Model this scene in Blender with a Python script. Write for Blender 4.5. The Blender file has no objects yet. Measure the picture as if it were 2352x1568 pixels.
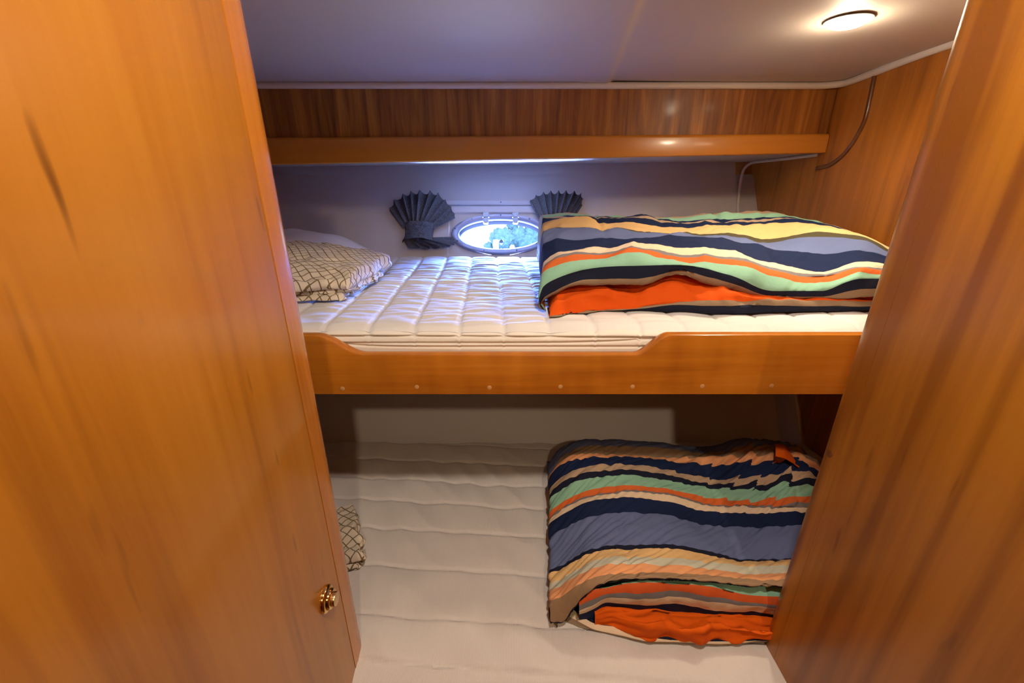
import bpy, bmesh, math, random
import numpy as np
from mathutils import Vector, Matrix, noise
random.seed(4)
C = bpy.context.scene
COL = C.collection
PI = math.pi

# ------------------------------------------------------------------ helpers
def link(o, parent=None):
    COL.objects.link(o)
    if parent is not None:
        o.parent = parent
    return o

def tag(o, label=None, cat=None, group=None, kind=None):
    if label: o['label'] = label
    if cat: o['category'] = cat
    if group: o['group'] = group
    if kind: o['kind'] = kind
    return o

def thing(name, loc, label, cat, group=None, kind=None):
    o = bpy.data.objects.new(name, None)
    o.empty_display_size = 0.05
    o.location = loc
    link(o)
    return tag(o, label, cat, group, kind)

def obj(name, verts, faces, mat, parent=None, uvs=None, smooth=True):
    """one mesh object; verts are given in world metres"""
    off = Vector((0, 0, 0))
    p = parent
    while p is not None:
        off += p.location
        p = p.parent
    me = bpy.data.meshes.new(name)
    me.from_pydata([tuple(Vector(v) - off) for v in verts], [], faces)
    if uvs is not None:
        ul = me.uv_layers.new(name='UVMap')
        for lp in me.loops:
            ul.data[lp.index].uv = uvs[lp.vertex_index]
    for poly in me.polygons:
        poly.use_smooth = smooth
    me.materials.append(mat)
    me.update()
    o = bpy.data.objects.new(name, me)
    return link(o, parent)

def grid_faces(n, m, wrap_m=False):
    f = []
    for i in range(n - 1):
        for j in range(m if wrap_m else m - 1):
            j2 = (j + 1) % m
            f.append((i * m + j, (i + 1) * m + j, (i + 1) * m + j2, i * m + j2))
    return f

def gridobj(name, P, mat, parent=None, UV=None, flip=False):
    n, m = P.shape[:2]
    f = grid_faces(n, m)
    if flip: f = [q[::-1] for q in f]
    uvs = None if UV is None else [tuple(u) for u in UV.reshape(-1, 2)]
    return obj(name, [tuple(v) for v in P.reshape(-1, 3)], f, mat, parent, uvs)

def bmobj(name, bm, mat, parent=None, smooth=False):
    bmesh.ops.recalc_face_normals(bm, faces=bm.faces)
    vs = [v.co.copy() for v in bm.verts]
    bm.verts.index_update()
    fs = [tuple(v.index for v in f.verts) for f in bm.faces]
    bm.free()
    return obj(name, vs, fs, mat, parent, None, smooth)

def add_box(bm, x0, x1, y0, y1, z0, z1):
    v = [bm.verts.new(p) for p in ((x0,y0,z0),(x1,y0,z0),(x1,y1,z0),(x0,y1,z0),(x0,y0,z1),(x1,y0,z1),(x1,y1,z1),(x0,y1,z1))]
    for q in ((0,3,2,1),(4,5,6,7),(0,1,5,4),(1,2,6,5),(2,3,7,6),(3,0,4,7)):
        bm.faces.new([v[k] for k in q])

def box(name, x0, x1, y0, y1, z0, z1, mat, parent=None, bev=0.0, seg=3):
    bm = bmesh.new()
    add_box(bm, x0, x1, y0, y1, z0, z1)
    if bev:
        bmesh.ops.bevel(bm, geom=list(bm.edges), offset=bev, segments=seg, profile=0.5, affect='EDGES')
    return bmobj(name, bm, mat, parent, smooth=False)

def shade_auto(o, ang=35):
    for p in o.data.polygons: p.use_smooth = True
    try:
        o.data.set_sharp_from_angle(angle=math.radians(ang))
    except Exception:
        pass
    return o

def lathe(name, prof, origin, axis, mat, parent=None, n=32):
    """prof: list of (radius, height along axis)"""
    a = Vector(axis).normalized()
    q = a.to_track_quat('Z', 'Y').to_matrix()
    o = Vector(origin)
    vs, fs = [], []
    for r, h in prof:
        for k in range(n):
            t = 2 * PI * k / n
            vs.append(tuple(o + q @ Vector((r * math.cos(t), r * math.sin(t), h))))
    fs = grid_faces(len(prof), n, True)
    fs = [f[::-1] for f in fs]
    fs.append(tuple(range(n))[::-1])
    fs.append(tuple(range((len(prof) - 1) * n, len(prof) * n)))
    return shade_auto(obj(name, vs, fs, mat, parent), 40)

def tube(name, pts, r, mat, parent=None, n=10, sub=6):
    P = np.array(pts, float)
    t = np.arange(len(P), dtype=float)
    tt = np.linspace(0, len(P) - 1, (len(P) - 1) * sub + 1)
    Q = pchip(t, P, tt)
    vs = []
    up0 = Vector((0.3, 0.2, 1)).normalized()
    for i in range(len(Q)):
        d = Vector(Q[min(i + 1, len(Q) - 1)] - Q[max(i - 1, 0)]).normalized()
        a = d.cross(up0)
        if a.length < 1e-4: a = d.cross(Vector((1, 0, 0)))
        a.normalize(); b = d.cross(a)
        for k in range(n):
            w = 2 * PI * k / n
            vs.append(tuple(Vector(Q[i]) + r * (math.cos(w) * a + math.sin(w) * b)))
    fs = grid_faces(len(Q), n, True)
    fs.append(tuple(range(n))); fs.append(tuple(range((len(Q) - 1) * n, len(Q) * n))[::-1])
    return obj(name, vs, fs, mat, parent)

def pchip(x, Y, xi):
    """monotone cubic interpolation along axis 0"""
    x = np.asarray(x, float); Y = np.asarray(Y, float); xi = np.asarray(xi, float)
    shp = Y.shape[1:]
    Y2 = Y.reshape(len(x), -1)
    h = np.diff(x)[:, None]
    d = np.diff(Y2, axis=0) / h
    m = np.zeros_like(Y2)
    if len(x) > 2:
        w1 = 2 * h[1:] + h[:-1]; w2 = h[1:] + 2 * h[:-1]
        ok = d[:-1] * d[1:] > 0
        dd = np.where(ok, (w1 + w2) / (w1 / np.where(d[:-1] == 0, 1, d[:-1]) + w2 / np.where(d[1:] == 0, 1, d[1:])), 0)
        m[1:-1] = dd
    m[0] = d[0]; m[-1] = d[-1]
    k = np.clip(np.searchsorted(x, xi) - 1, 0, len(x) - 2)
    hh = (x[k + 1] - x[k]); t = ((xi - x[k]) / hh)[:, None]; hh = hh[:, None]
    h00 = 2*t**3 - 3*t**2 + 1; h10 = t**3 - 2*t**2 + t; h01 = -2*t**3 + 3*t**2; h11 = t**3 - t**2
    R = h00 * Y2[k] + h10 * hh * m[k] + h01 * Y2[k + 1] + h11 * hh * m[k + 1]
    return R.reshape((len(xi),) + shp)

def nz(x, y, z=0.0):
    return noise.noise(Vector((x, y, z)))

def fbm(x, y, z=0.0, o=3):
    return noise.fractal(Vector((x, y, z)), 1.0, 2.0, o)

def normals(P):
    du = np.gradient(P, axis=0); dv = np.gradient(P, axis=1)
    n = np.cross(du, dv)
    l = np.linalg.norm(n, axis=2, keepdims=True)
    return n / np.where(l < 1e-9, 1, l)

# ------------------------------------------------------------------ materials
def nodes(name):
    m = bpy.data.materials.new(name)
    m.use_nodes = True
    nt = m.node_tree
    b = nt.nodes['Principled BSDF']
    return m, nt, b

def N(nt, t, **kw):
    n = nt.nodes.new(t)
    for k, v in kw.items():
        if k in n.inputs: n.inputs[k].default_value = v
        else: setattr(n, k, v)
    return n

def setp(b, **kw):
    for k, v in kw.items():
        k = k.replace('_', ' ')
        if k in b.inputs: b.inputs[k].default_value = v

def plain(name, col, rough=0.6, metal=0.0, bump=0.0, bscale=200.0, var=0.0, **kw):
    m, nt, b = nodes(name)
    setp(b, Base_Color=(*col, 1), Roughness=rough, Metallic=metal, **kw)
    tc = N(nt, 'ShaderNodeTexCoord')
    no = N(nt, 'ShaderNodeTexNoise', Scale=bscale, Detail=3.0)
    nt.links.new(tc.outputs['Object'], no.inputs['Vector'])
    if bump:
        bu = N(nt, 'ShaderNodeBump', Strength=bump, Distance=0.002)
        nt.links.new(no.outputs['Fac'], bu.inputs['Height'])
        nt.links.new(bu.outputs['Normal'], b.inputs['Normal'])
    if var:
        rp = N(nt, 'ShaderNodeValToRGB')
        rp.color_ramp.elements[0].position = 0.3; rp.color_ramp.elements[1].position = 0.7
        rp.color_ramp.elements[0].color = (*[c * (1 - var) for c in col], 1)
        rp.color_ramp.elements[1].color = (*[min(1, c * (1 + var)) for c in col], 1)
        nt.links.new(no.outputs['Fac'], rp.inputs['Fac'])
        nt.links.new(rp.outputs['Color'], b.inputs['Base Color'])
    return m

def wood(name, dark, mid, light, axis=2, scale=1.0, cath=0.0, rough=0.3, coat=0.35, seed=0.0, blotch=0.35, figure=0.0, bdir='Y', fleck=0.0):
    """varnished cherry: streaks stretched along one axis, fine pores, broad cathedral bands"""
    m, nt, b = nodes(name)
    L = nt.links.new
    tc = N(nt, 'ShaderNodeTexCoord')
    def mp(across, along):
        s = [across * scale] * 3; s[axis] = along * scale
        q = N(nt, 'ShaderNodeMapping'); q.inputs['Scale'].default_value = s
        q.inputs['Location'].default_value = (seed, seed * 1.7, seed * 0.6)
        L(tc.outputs['Object'], q.inputs['Vector']); return q
    m1 = mp(16, 1.1); n1 = N(nt, 'ShaderNodeTexNoise', Scale=1.0, Detail=5.0, Roughness=0.55, Distortion=0.8); L(m1.outputs[0], n1.inputs['Vector'])
    m2 = mp(150, 5); n2 = N(nt, 'ShaderNodeTexNoise', Scale=1.0, Detail=3.0, Roughness=0.6); L(m2.outputs[0], n2.inputs['Vector'])
    m3 = mp(5, 1.6); n3 = N(nt, 'ShaderNodeTexNoise', Scale=1.0, Detail=2.0, Roughness=0.5); L(m3.outputs[0], n3.inputs['Vector'])
    rp = N(nt, 'ShaderNodeValToRGB'); e = rp.color_ramp.elements
    e[0].position = 0.34; e[0].color = (*dark, 1)
    e[1].position = 0.68; e[1].color = (*light, 1)
    k = e.new(0.5); k.color = (*mid, 1)
    # streak + blotch
    ma = N(nt, 'ShaderNodeMix', data_type='FLOAT'); ma.inputs[0].default_value = blotch
    L(n1.outputs['Fac'], ma.inputs[2]); L(n3.outputs['Fac'], ma.inputs[3])
    mb = N(nt, 'ShaderNodeMix', data_type='FLOAT'); mb.inputs[0].default_value = 0.16
    L(ma.outputs[0], mb.inputs[2]); L(n2.outputs['Fac'], mb.inputs[3])
    fac = mb.outputs[0]
    if cath:
        m4 = mp(1.0, 0.10)
        w = N(nt, 'ShaderNodeTexWave', wave_type='BANDS', bands_direction=bdir, wave_profile='SIN')
        w.inputs['Scale'].default_value = 7.0; w.inputs['Distortion'].default_value = 11.0
        w.inputs['Detail'].default_value = 1.0; w.inputs['Detail Scale'].default_value = 1.1
        L(m4.outputs[0], w.inputs['Vector'])
        pw = N(nt, 'ShaderNodeMath', operation='POWER'); pw.inputs[1].default_value = 5.0
        L(w.outputs['Fac'], pw.inputs[0])
        sb = N(nt, 'ShaderNodeMath', operation='MULTIPLY_ADD'); sb.inputs[1].default_value = -cath
        L(pw.outputs[0], sb.inputs[0]); L(fac, sb.inputs[2])
        fac = sb.outputs[0]
    if figure:
        m5 = mp(9, 30); n5 = N(nt, 'ShaderNodeTexNoise', Scale=1.0, Detail=1.0); L(m5.outputs[0], n5.inputs['Vector'])
        fg = N(nt, 'ShaderNodeMath', operation='MULTIPLY_ADD'); fg.inputs[1].default_value = figure
        L(n5.outputs['Fac'], fg.inputs[0]); L(fac, fg.inputs[2])
        s2 = N(nt, 'ShaderNodeMath', operation='SUBTRACT'); s2.inputs[1].default_value = figure * 0.5
        L(fg.outputs[0], s2.inputs[0]); fac = s2.outputs[0]
    L(fac, rp.inputs['Fac'])
    if fleck:
        m6 = mp(95, 15); n6 = N(nt, 'ShaderNodeTexNoise', Scale=1.0, Detail=1.0, Roughness=0.4); L(m6.outputs[0], n6.inputs['Vector'])
        r6 = N(nt, 'ShaderNodeMapRange'); r6.inputs[1].default_value = 0.73; r6.inputs[2].default_value = 0.85; r6.inputs[3].default_value = 0.0; r6.inputs[4].default_value = fleck
        L(n6.outputs['Fac'], r6.inputs[0])
        mc = N(nt, 'ShaderNodeMix', data_type='RGBA'); mc.inputs[7].default_value = (*[c * 0.45 for c in dark], 1)
        L(r6.outputs[0], mc.inputs[0]); L(rp.outputs['Color'], mc.inputs[6]); L(mc.outputs[2], b.inputs['Base Color'])
    else:
        L(rp.outputs['Color'], b.inputs['Base Color'])
    bu = N(nt, 'ShaderNodeBump', Strength=0.05, Distance=0.001)
    L(n2.outputs['Fac'], bu.inputs['Height']); L(bu.outputs['Normal'], b.inputs['Normal'])
    setp(b, Roughness=rough, Coat_Weight=coat, Coat_Roughness=0.12)
    return m

def stripes(name, widths_cols, total=None, rough=0.85, bump=0.25):
    """stripes along UV v: list of (v_start, colour), constant ramp, faint woven bump"""
    m, nt, b = nodes(name)
    L = nt.links.new
    uv = N(nt, 'ShaderNodeUVMap')
    sx = N(nt, 'ShaderNodeSeparateXYZ'); L(uv.outputs[0], sx.inputs[0])
    rp = N(nt, 'ShaderNodeValToRGB'); cr = rp.color_ramp; cr.interpolation = 'CONSTANT'
    cr.elements[0].position = 0.0; cr.elements[0].color = (*widths_cols[0][1], 1)
    cr.elements[1].position = widths_cols[1][0]; cr.elements[1].color = (*widths_cols[1][1], 1)
    for v, c in widths_cols[2:]:
        e = cr.elements.new(v); e.color = (*c, 1)
    L(sx.outputs['Y'], rp.inputs['Fac']); L(rp.outputs['Color'], b.inputs['Base Color'])
    tc = N(nt, 'ShaderNodeTexCoord')
    no = N(nt, 'ShaderNodeTexNoise', Scale=90.0, Detail=4.0); L(tc.outputs['Object'], no.inputs['Vector'])
    bu = N(nt, 'ShaderNodeBump', Strength=bump, Distance=0.004)
    L(no.outputs['Fac'], bu.inputs['Height']); L(bu.outputs['Normal'], b.inputs['Normal'])
    setp(b, Roughness=rough, Specular_IOR_Level=0.2)
    return m

def check_cloth(name, base, line, cells=70.0, w=0.13):
    m, nt, b = nodes(name)
    L = nt.links.new
    uv = N(nt, 'ShaderNodeUVMap')
    sx = N(nt, 'ShaderNodeSeparateXYZ'); L(uv.outputs[0], sx.inputs[0])
    outs = []
    for ax in ('X', 'Y'):
        a = N(nt, 'ShaderNodeMath', operation='MULTIPLY'); a.inputs[1].default_value = cells; L(sx.outputs[ax], a.inputs[0])
        f = N(nt, 'ShaderNodeMath', operation='FRACT'); L(a.outputs[0], f.inputs[0])
        l = N(nt, 'ShaderNodeMath', operation='LESS_THAN'); l.inputs[1].default_value = w; L(f.outputs[0], l.inputs[0])
        outs.append(l)
    mx = N(nt, 'ShaderNodeMath', operation='MAXIMUM'); L(outs[0].outputs[0], mx.inputs[0]); L(outs[1].outputs[0], mx.inputs[1])
    mc = N(nt, 'ShaderNodeMix', data_type='RGBA')
    mc.inputs[6].default_value = (*base, 1); mc.inputs[7].default_value = (*line, 1)
    L(mx.outputs[0], mc.inputs[0]); L(mc.outputs[2], b.inputs['Base Color'])
    tc = N(nt, 'ShaderNodeTexCoord')
    no = N(nt, 'ShaderNodeTexNoise', Scale=60.0, Detail=3.0); L(tc.outputs['Object'], no.inputs['Vector'])
    bu = N(nt, 'ShaderNodeBump', Strength=0.3, Distance=0.004)
    L(no.outputs['Fac'], bu.inputs['Height']); L(bu.outputs['Normal'], b.inputs['Normal'])
    setp(b, Roughness=0.9, Specular_IOR_Level=0.15)
    return m

def linen(name, col, rib_axis=0, ribs=0.0, rough=0.85):
    m, nt, b = nodes(name)
    L = nt.links.new
    tc = N(nt, 'ShaderNodeTexCoord')
    no = N(nt, 'ShaderNodeTexNoise', Scale=45.0, Detail=4.0); L(tc.outputs['Object'], no.inputs['Vector'])
    bu = N(nt, 'ShaderNodeBump', Strength=0.25, Distance=0.003)
    L(no.outputs['Fac'], bu.inputs['Height'])
    last = bu
    if ribs:
        w = N(nt, 'ShaderNodeTexWave', bands_direction='XYZ'[rib_axis]); w.inputs['Scale'].default_value = ribs
        w.inputs['Distortion'].default_value = 0.4
        L(tc.outputs['Object'], w.inputs['Vector'])
        b2 = N(nt, 'ShaderNodeBump', Strength=0.22, Distance=0.001)
        L(w.outputs['Fac'], b2.inputs['Height']); L(bu.outputs['Normal'], b2.inputs['Normal']); last = b2
    L(last.outputs['Normal'], b.inputs['Normal'])
    setp(b, Base_Color=(*col, 1), Roughness=rough, Specular_IOR_Level=0.15)
    return m

# warm varnished cherry in a few cuts
W_DOOR  = wood('cherry_door', (0.26,0.080,0.006), (0.42,0.158,0.012), (0.52,0.220,0.026), 2, 0.8, cath=0.05, rough=0.30, coat=0.3, seed=1.3, blotch=0.45, fleck=0.8)
W_PANEL = wood('cherry_partition', (0.26,0.085,0.005), (0.46,0.175,0.012), (0.55,0.225,0.022), 2, 0.8, cath=0.13, rough=0.36, coat=0.2, seed=7.1, blotch=0.45, fleck=0.7)
W_NOSE  = wood('cherry_edge', (0.34,0.100,0.007), (0.50,0.175,0.014), (0.60,0.235,0.028), 2, 1.1, rough=0.24, seed=3.7)
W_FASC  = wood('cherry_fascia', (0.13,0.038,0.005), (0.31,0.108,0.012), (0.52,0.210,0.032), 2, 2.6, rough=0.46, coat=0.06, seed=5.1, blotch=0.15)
W_LIP   = wood('cherry_lip', (0.40,0.118,0.008), (0.54,0.185,0.014), (0.62,0.235,0.024), 0, 1.0, rough=0.32, coat=0.2, seed=2.2, blotch=0.6)
W_RAIL  = wood('cherry_rail', (0.32,0.090,0.007), (0.50,0.165,0.013), (0.62,0.235,0.028), 0, 1.0, rough=0.26, coat=0.25, seed=8.8, blotch=0.55, figure=0.18)
W_BULK  = wood('cherry_bulkhead', (0.26,0.080,0.007), (0.42,0.145,0.014), (0.52,0.195,0.026), 2, 1.6, rough=0.42, coat=0.1, seed=4.4, blotch=0.2)
W_DARK  = wood('cherry_dark', (0.10,0.028,0.005), (0.16,0.05,0.008), (0.2,0.07,0.012), 2, 1.0, rough=0.3, seed=6.0)
W_FLOOR = wood('cabin_sole', (0.12,0.05,0.015), (0.22,0.10,0.03), (0.30,0.14,0.05), 1, 1.2, rough=0.3, seed=9.0)
W_PLUG  = plain('pale_wood_plug', (0.62,0.33,0.14), 0.35)
VINYL   = plain('headliner_vinyl', (0.55,0.475,0.415), 0.6, bump=0.06, bscale=350)
LINER   = plain('hull_liner_vinyl', (0.58,0.55,0.54), 0.6, bump=0.06, bscale=350)
PIPING  = plain('white_piping', (0.74,0.69,0.64), 0.5, bump=0.08, bscale=300)
STRIPG  = plain('grey_liner_strip', (0.50,0.46,0.45), 0.6, bump=0.05, bscale=300)
WHITE   = linen('white_quilt', (0.74,0.72,0.70), 0, 0.0)
WHITE_L = linen('white_ribbed_quilt', (0.66,0.62,0.60), 0, 160.0)
SKIRT   = linen('white_skirt', (0.80,0.75,0.68), 0, 0.0)
PILLOWM = linen('white_pillow', (0.80,0.79,0.80), 0, 0.0)
CHECK   = check_cloth('check_cloth', (0.66,0.58,0.46), (0.17,0.125,0.07))
CURTAIN = plain('charcoal_curtain', (0.046,0.041,0.042), 0.9, bump=0.8, bscale=330, var=0.8)
ORANGE  = linen('orange_lining', (0.70,0.105,0.004), 0, 0.0)
BRASS   = plain('polished_brass', (0.86,0.56,0.20), 0.12, 1.0)
BRASS_D = plain('brass_button', (0.78,0.52,0.26), 0.25, 1.0)
PORTFR  = plain('port_frame_grey', (0.22,0.21,0.26), 0.35, 0.2)
STEEL   = plain('steel_hinge', (0.16,0.15,0.15), 0.4, 0.2)
DARKM   = plain('dark_fitting', (0.02,0.022,0.03), 0.4)
RAILW   = plain('white_plastic', (0.66,0.65,0.68), 0.4)
BORE_SHADE  = plain('port_bore_shade', (0.004,0.004,0.006), 0.8, Specular_IOR_Level=0.05)
LEAF    = plain('pale_foliage', (0.16,0.30,0.36), 0.8, bump=0.5, bscale=30, var=0.4)
POSTM   = plain('white_post', (0.85,0.88,0.88), 0.7)
DARKIN  = plain('locker_dark', (0.05,0.03,0.02), 0.8)
BASEM   = plain('berth_board', (0.42,0.36,0.30), 0.7)

def glass():
    m, nt, b = nodes('port_glass')
    L = nt.links.new
    tr = N(nt, 'ShaderNodeBsdfTransparent'); tr.inputs[0].default_value = (0.80, 0.96, 1.0, 1)
    gl = N(nt, 'ShaderNodeBsdfGlossy'); gl.inputs['Roughness'].default_value = 0.02
    mx = N(nt, 'ShaderNodeMixShader'); mx.inputs[0].default_value = 0.06
    L(tr.outputs[0], mx.inputs[1]); L(gl.outputs[0], mx.inputs[2])
    L(mx.outputs[0], nt.nodes['Material Output'].inputs['Surface'])
    return m
GLASS = glass()

def lampmat():
    m, nt, b = nodes('lamp_lens')
    setp(b, Base_Color=(1, 0.95, 0.85, 1), Emission_Color=(1.0, 0.86, 0.62, 1), Emission_Strength=30.0)
    return m
LENS = lampmat()

NAVY=(0.008,0.017,0.062); DNAVY=(0.009,0.012,0.030); CREAM=(0.76,0.60,0.42); TAN=(0.46,0.33,0.22); GREY=(0.20,0.19,0.20)
MINT=(0.26,0.50,0.36); ORNG=(0.62,0.135,0.030); BGREY=(0.125,0.160,0.320); GOLD=(0.74,0.49,0.22); PALE=(0.58,0.58,0.46)
PEACH=(0.72,0.33,0.15); TAUPE=(0.27,0.19,0.12); OLIVE=(0.075,0.065,0.035); YEL=(0.82,0.62,0.20); BROWN_SHADE=(0.30,0.19,0.11)
UPPER_COVER = [
    [(0.0814,1.2000,1.1940),(0.0814,1.1500,1.1940),(0.0814,1.0800,1.1940),(0.0793,1.0500,1.1940),(0.0779,1.0300,1.1940),(0.0766,1.0100,1.1940),(0.0751,0.9850,1.1940),(0.0717,0.9300,1.1940),(0.0706,0.9150,1.1940),(0.0677,0.8650,1.1940),(0.0640,0.8000,1.1940),(0.0624,0.7750,1.1940),(0.0620,0.7680,1.1940),(0.0610,0.7520,1.1940),(0.0604,0.7350,1.1940),(0.0609,0.7350,1.1940),(0.0617,0.7420,1.1940),(0.0617,0.7920,1.1940)],
    [(0.0714,1.2000,1.1967),(0.0714,1.1500,1.2490),(0.0714,1.0800,1.2544),(0.0693,1.0500,1.2552),(0.0679,1.0300,1.2553),(0.0666,1.0100,1.2558),(0.0651,0.9850,1.2513),(0.0617,0.9300,1.2468),(0.0606,0.9150,1.2473),(0.0577,0.8650,1.2389),(0.0540,0.8000,1.2274),(0.0524,0.7750,1.2259),(0.0520,0.7680,1.2255),(0.0510,0.7520,1.2227),(0.0504,0.7350,1.2136),(0.0509,0.7350,1.2046),(0.0517,0.7420,1.1998),(0.0517,0.7920,1.2079)],
    [(0.0754,1.2000,1.2000),(0.0754,1.1500,1.3162),(0.0754,1.0800,1.3282),(0.0733,1.0500,1.3300),(0.0719,1.0300,1.3303),(0.0706,1.0100,1.3313),(0.0691,0.9850,1.3213),(0.0657,0.9300,1.3113),(0.0646,0.9150,1.3124),(0.0617,0.8650,1.2937),(0.0580,0.8000,1.2683),(0.0564,0.7750,1.2650),(0.0560,0.7680,1.2641),(0.0550,0.7520,1.2578),(0.0544,0.7350,1.2376),(0.0549,0.7350,1.2176),(0.0557,0.7420,1.2069),(0.0557,0.7920,1.2249)],
    [(0.1787,1.2000,1.2000),(0.1787,1.1500,1.3202),(0.1787,1.0800,1.3322),(0.1738,1.0500,1.3339),(0.1706,1.0300,1.3335),(0.1674,1.0100,1.3341),(0.1634,0.9850,1.3329),(0.1555,0.9300,1.3194),(0.1530,0.9150,1.3201),(0.1459,0.8650,1.3061),(0.1361,0.8000,1.2946),(0.1323,0.7750,1.2915),(0.1313,0.7680,1.2899),(0.1290,0.7520,1.2852),(0.1272,0.7350,1.2697),(0.1283,0.7350,1.2523),(0.1300,0.7420,1.2430),(0.1300,0.7920,1.2610)],
    [(0.2403,1.2000,1.2000),(0.2403,1.1500,1.3176),(0.2403,1.0800,1.3296),(0.2337,1.0500,1.3311),(0.2295,1.0300,1.3292),(0.2253,1.0100,1.3286),(0.2205,0.9850,1.3213),(0.2091,0.9300,1.3155),(0.2058,0.9150,1.3162),(0.1958,0.8650,1.3076),(0.1823,0.8000,1.3012),(0.1771,0.7750,1.2985),(0.1758,0.7680,1.2968),(0.1727,0.7520,1.2920),(0.1704,0.7350,1.2752),(0.1721,0.7350,1.2550),(0.1747,0.7420,1.2424),(0.1747,0.7920,1.2604)],
    [(0.2940,1.2000,1.2000),(0.2940,1.1500,1.3173),(0.2940,1.0800,1.3293),(0.2859,1.0500,1.3311),(0.2807,1.0300,1.3299),(0.2755,1.0100,1.3293),(0.2695,0.9850,1.3240),(0.2560,0.9300,1.3139),(0.2520,0.9150,1.3140),(0.2396,0.8650,1.3067),(0.2225,0.8000,1.3067),(0.2161,0.7750,1.3041),(0.2146,0.7680,1.3016),(0.2108,0.7520,1.2972),(0.2084,0.7350,1.2765),(0.2105,0.7350,1.2559),(0.2135,0.7420,1.2444),(0.2135,0.7920,1.2624)],
    [(0.4099,1.2000,1.2000),(0.4099,1.1500,1.3117),(0.4099,1.0800,1.3237),(0.3995,1.0500,1.3192),(0.3924,1.0300,1.3175),(0.3851,1.0100,1.3171),(0.3763,0.9850,1.3145),(0.3571,0.9300,1.3074),(0.3515,0.9150,1.3082),(0.3331,0.8650,1.3085),(0.3113,0.8000,1.2940),(0.3029,0.7750,1.2887),(0.3007,0.7680,1.2862),(0.2955,0.7520,1.2816),(0.2898,0.7350,1.2779),(0.2913,0.7350,1.2670),(0.2956,0.7420,1.2549),(0.2956,0.7920,1.2729)],
    [(0.5235,1.2000,1.2000),(0.5235,1.1500,1.3210),(0.5235,1.0800,1.3330),(0.5112,1.0500,1.3228),(0.5019,1.0300,1.3221),(0.4925,1.0100,1.3223),(0.4809,0.9850,1.3213),(0.4576,0.9300,1.3074),(0.4517,0.9150,1.3011),(0.4279,0.8650,1.3030),(0.3995,0.8000,1.2911),(0.3890,0.7750,1.2839),(0.3860,0.7680,1.2823),(0.3794,0.7520,1.2774),(0.3743,0.7350,1.2614),(0.3763,0.7350,1.2503),(0.3822,0.7420,1.2359),(0.3822,0.7920,1.2539)],
    [(0.6378,1.2000,1.2000),(0.6378,1.1500,1.3235),(0.6378,1.0800,1.3355),(0.6222,1.0500,1.3286),(0.6114,1.0300,1.3257),(0.6000,1.0100,1.3251),(0.5865,0.9850,1.3213),(0.5609,0.9300,1.2949),(0.5528,0.9150,1.2923),(0.5256,0.8650,1.2860),(0.4922,0.8000,1.2683),(0.4789,0.7750,1.2638),(0.4757,0.7680,1.2601),(0.4681,0.7520,1.2529),(0.4630,0.7350,1.2319),(0.4649,0.7350,1.2234),(0.4704,0.7420,1.2166),(0.4704,0.7920,1.2346)],
    [(0.7111,1.2110,1.2000),(0.7111,1.0810,1.3039),(0.7111,1.0110,1.3159),(0.6945,0.9870,1.3174),(0.6835,0.9710,1.3180),(0.6725,0.9550,1.3187),(0.6587,0.9350,1.3198),(0.6314,0.8910,1.3105),(0.6249,0.8790,1.3042),(0.6045,0.8390,1.2788),(0.5756,0.7870,1.2546),(0.5632,0.7670,1.2502),(0.5602,0.7614,1.2471),(0.5529,0.7486,1.2420),(0.5463,0.7350,1.2319),(0.5490,0.7350,1.2219),(0.5550,0.7406,1.2132),(0.5550,0.7906,1.2312)],
    [(0.7404,1.1248,1.2000),(0.7404,0.9948,1.2882),(0.7404,0.9248,1.3002),(0.7274,0.9083,1.3017),(0.7187,0.8972,1.3028),(0.7099,0.8862,1.3039),(0.6991,0.8725,1.3051),(0.6751,0.8423,1.3082),(0.6691,0.8340,1.3072),(0.6530,0.8065,1.2907),(0.6299,0.7708,1.2767),(0.6218,0.7570,1.2686),(0.6192,0.7531,1.2674),(0.6140,0.7443,1.2622),(0.6093,0.7350,1.2539),(0.6141,0.7350,1.2376),(0.6213,0.7389,1.2232),(0.6213,0.7889,1.2412)],
    [(0.7564,1.0557,1.2000),(0.7564,0.9258,1.2677),(0.7564,0.8558,1.2797),(0.7472,0.8453,1.2811),(0.7412,0.8382,1.2819),(0.7351,0.8313,1.2828),(0.7274,0.8225,1.2839),(0.7106,0.8033,1.2865),(0.7061,0.7980,1.2868),(0.6936,0.7805,1.2806),(0.6769,0.7578,1.2735),(0.6714,0.7490,1.2682),(0.6701,0.7466,1.2659),(0.6668,0.7409,1.2615),(0.6646,0.7350,1.2531),(0.6691,0.7350,1.2390),(0.6759,0.7374,1.2242),(0.6759,0.7874,1.2422)],
]
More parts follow.
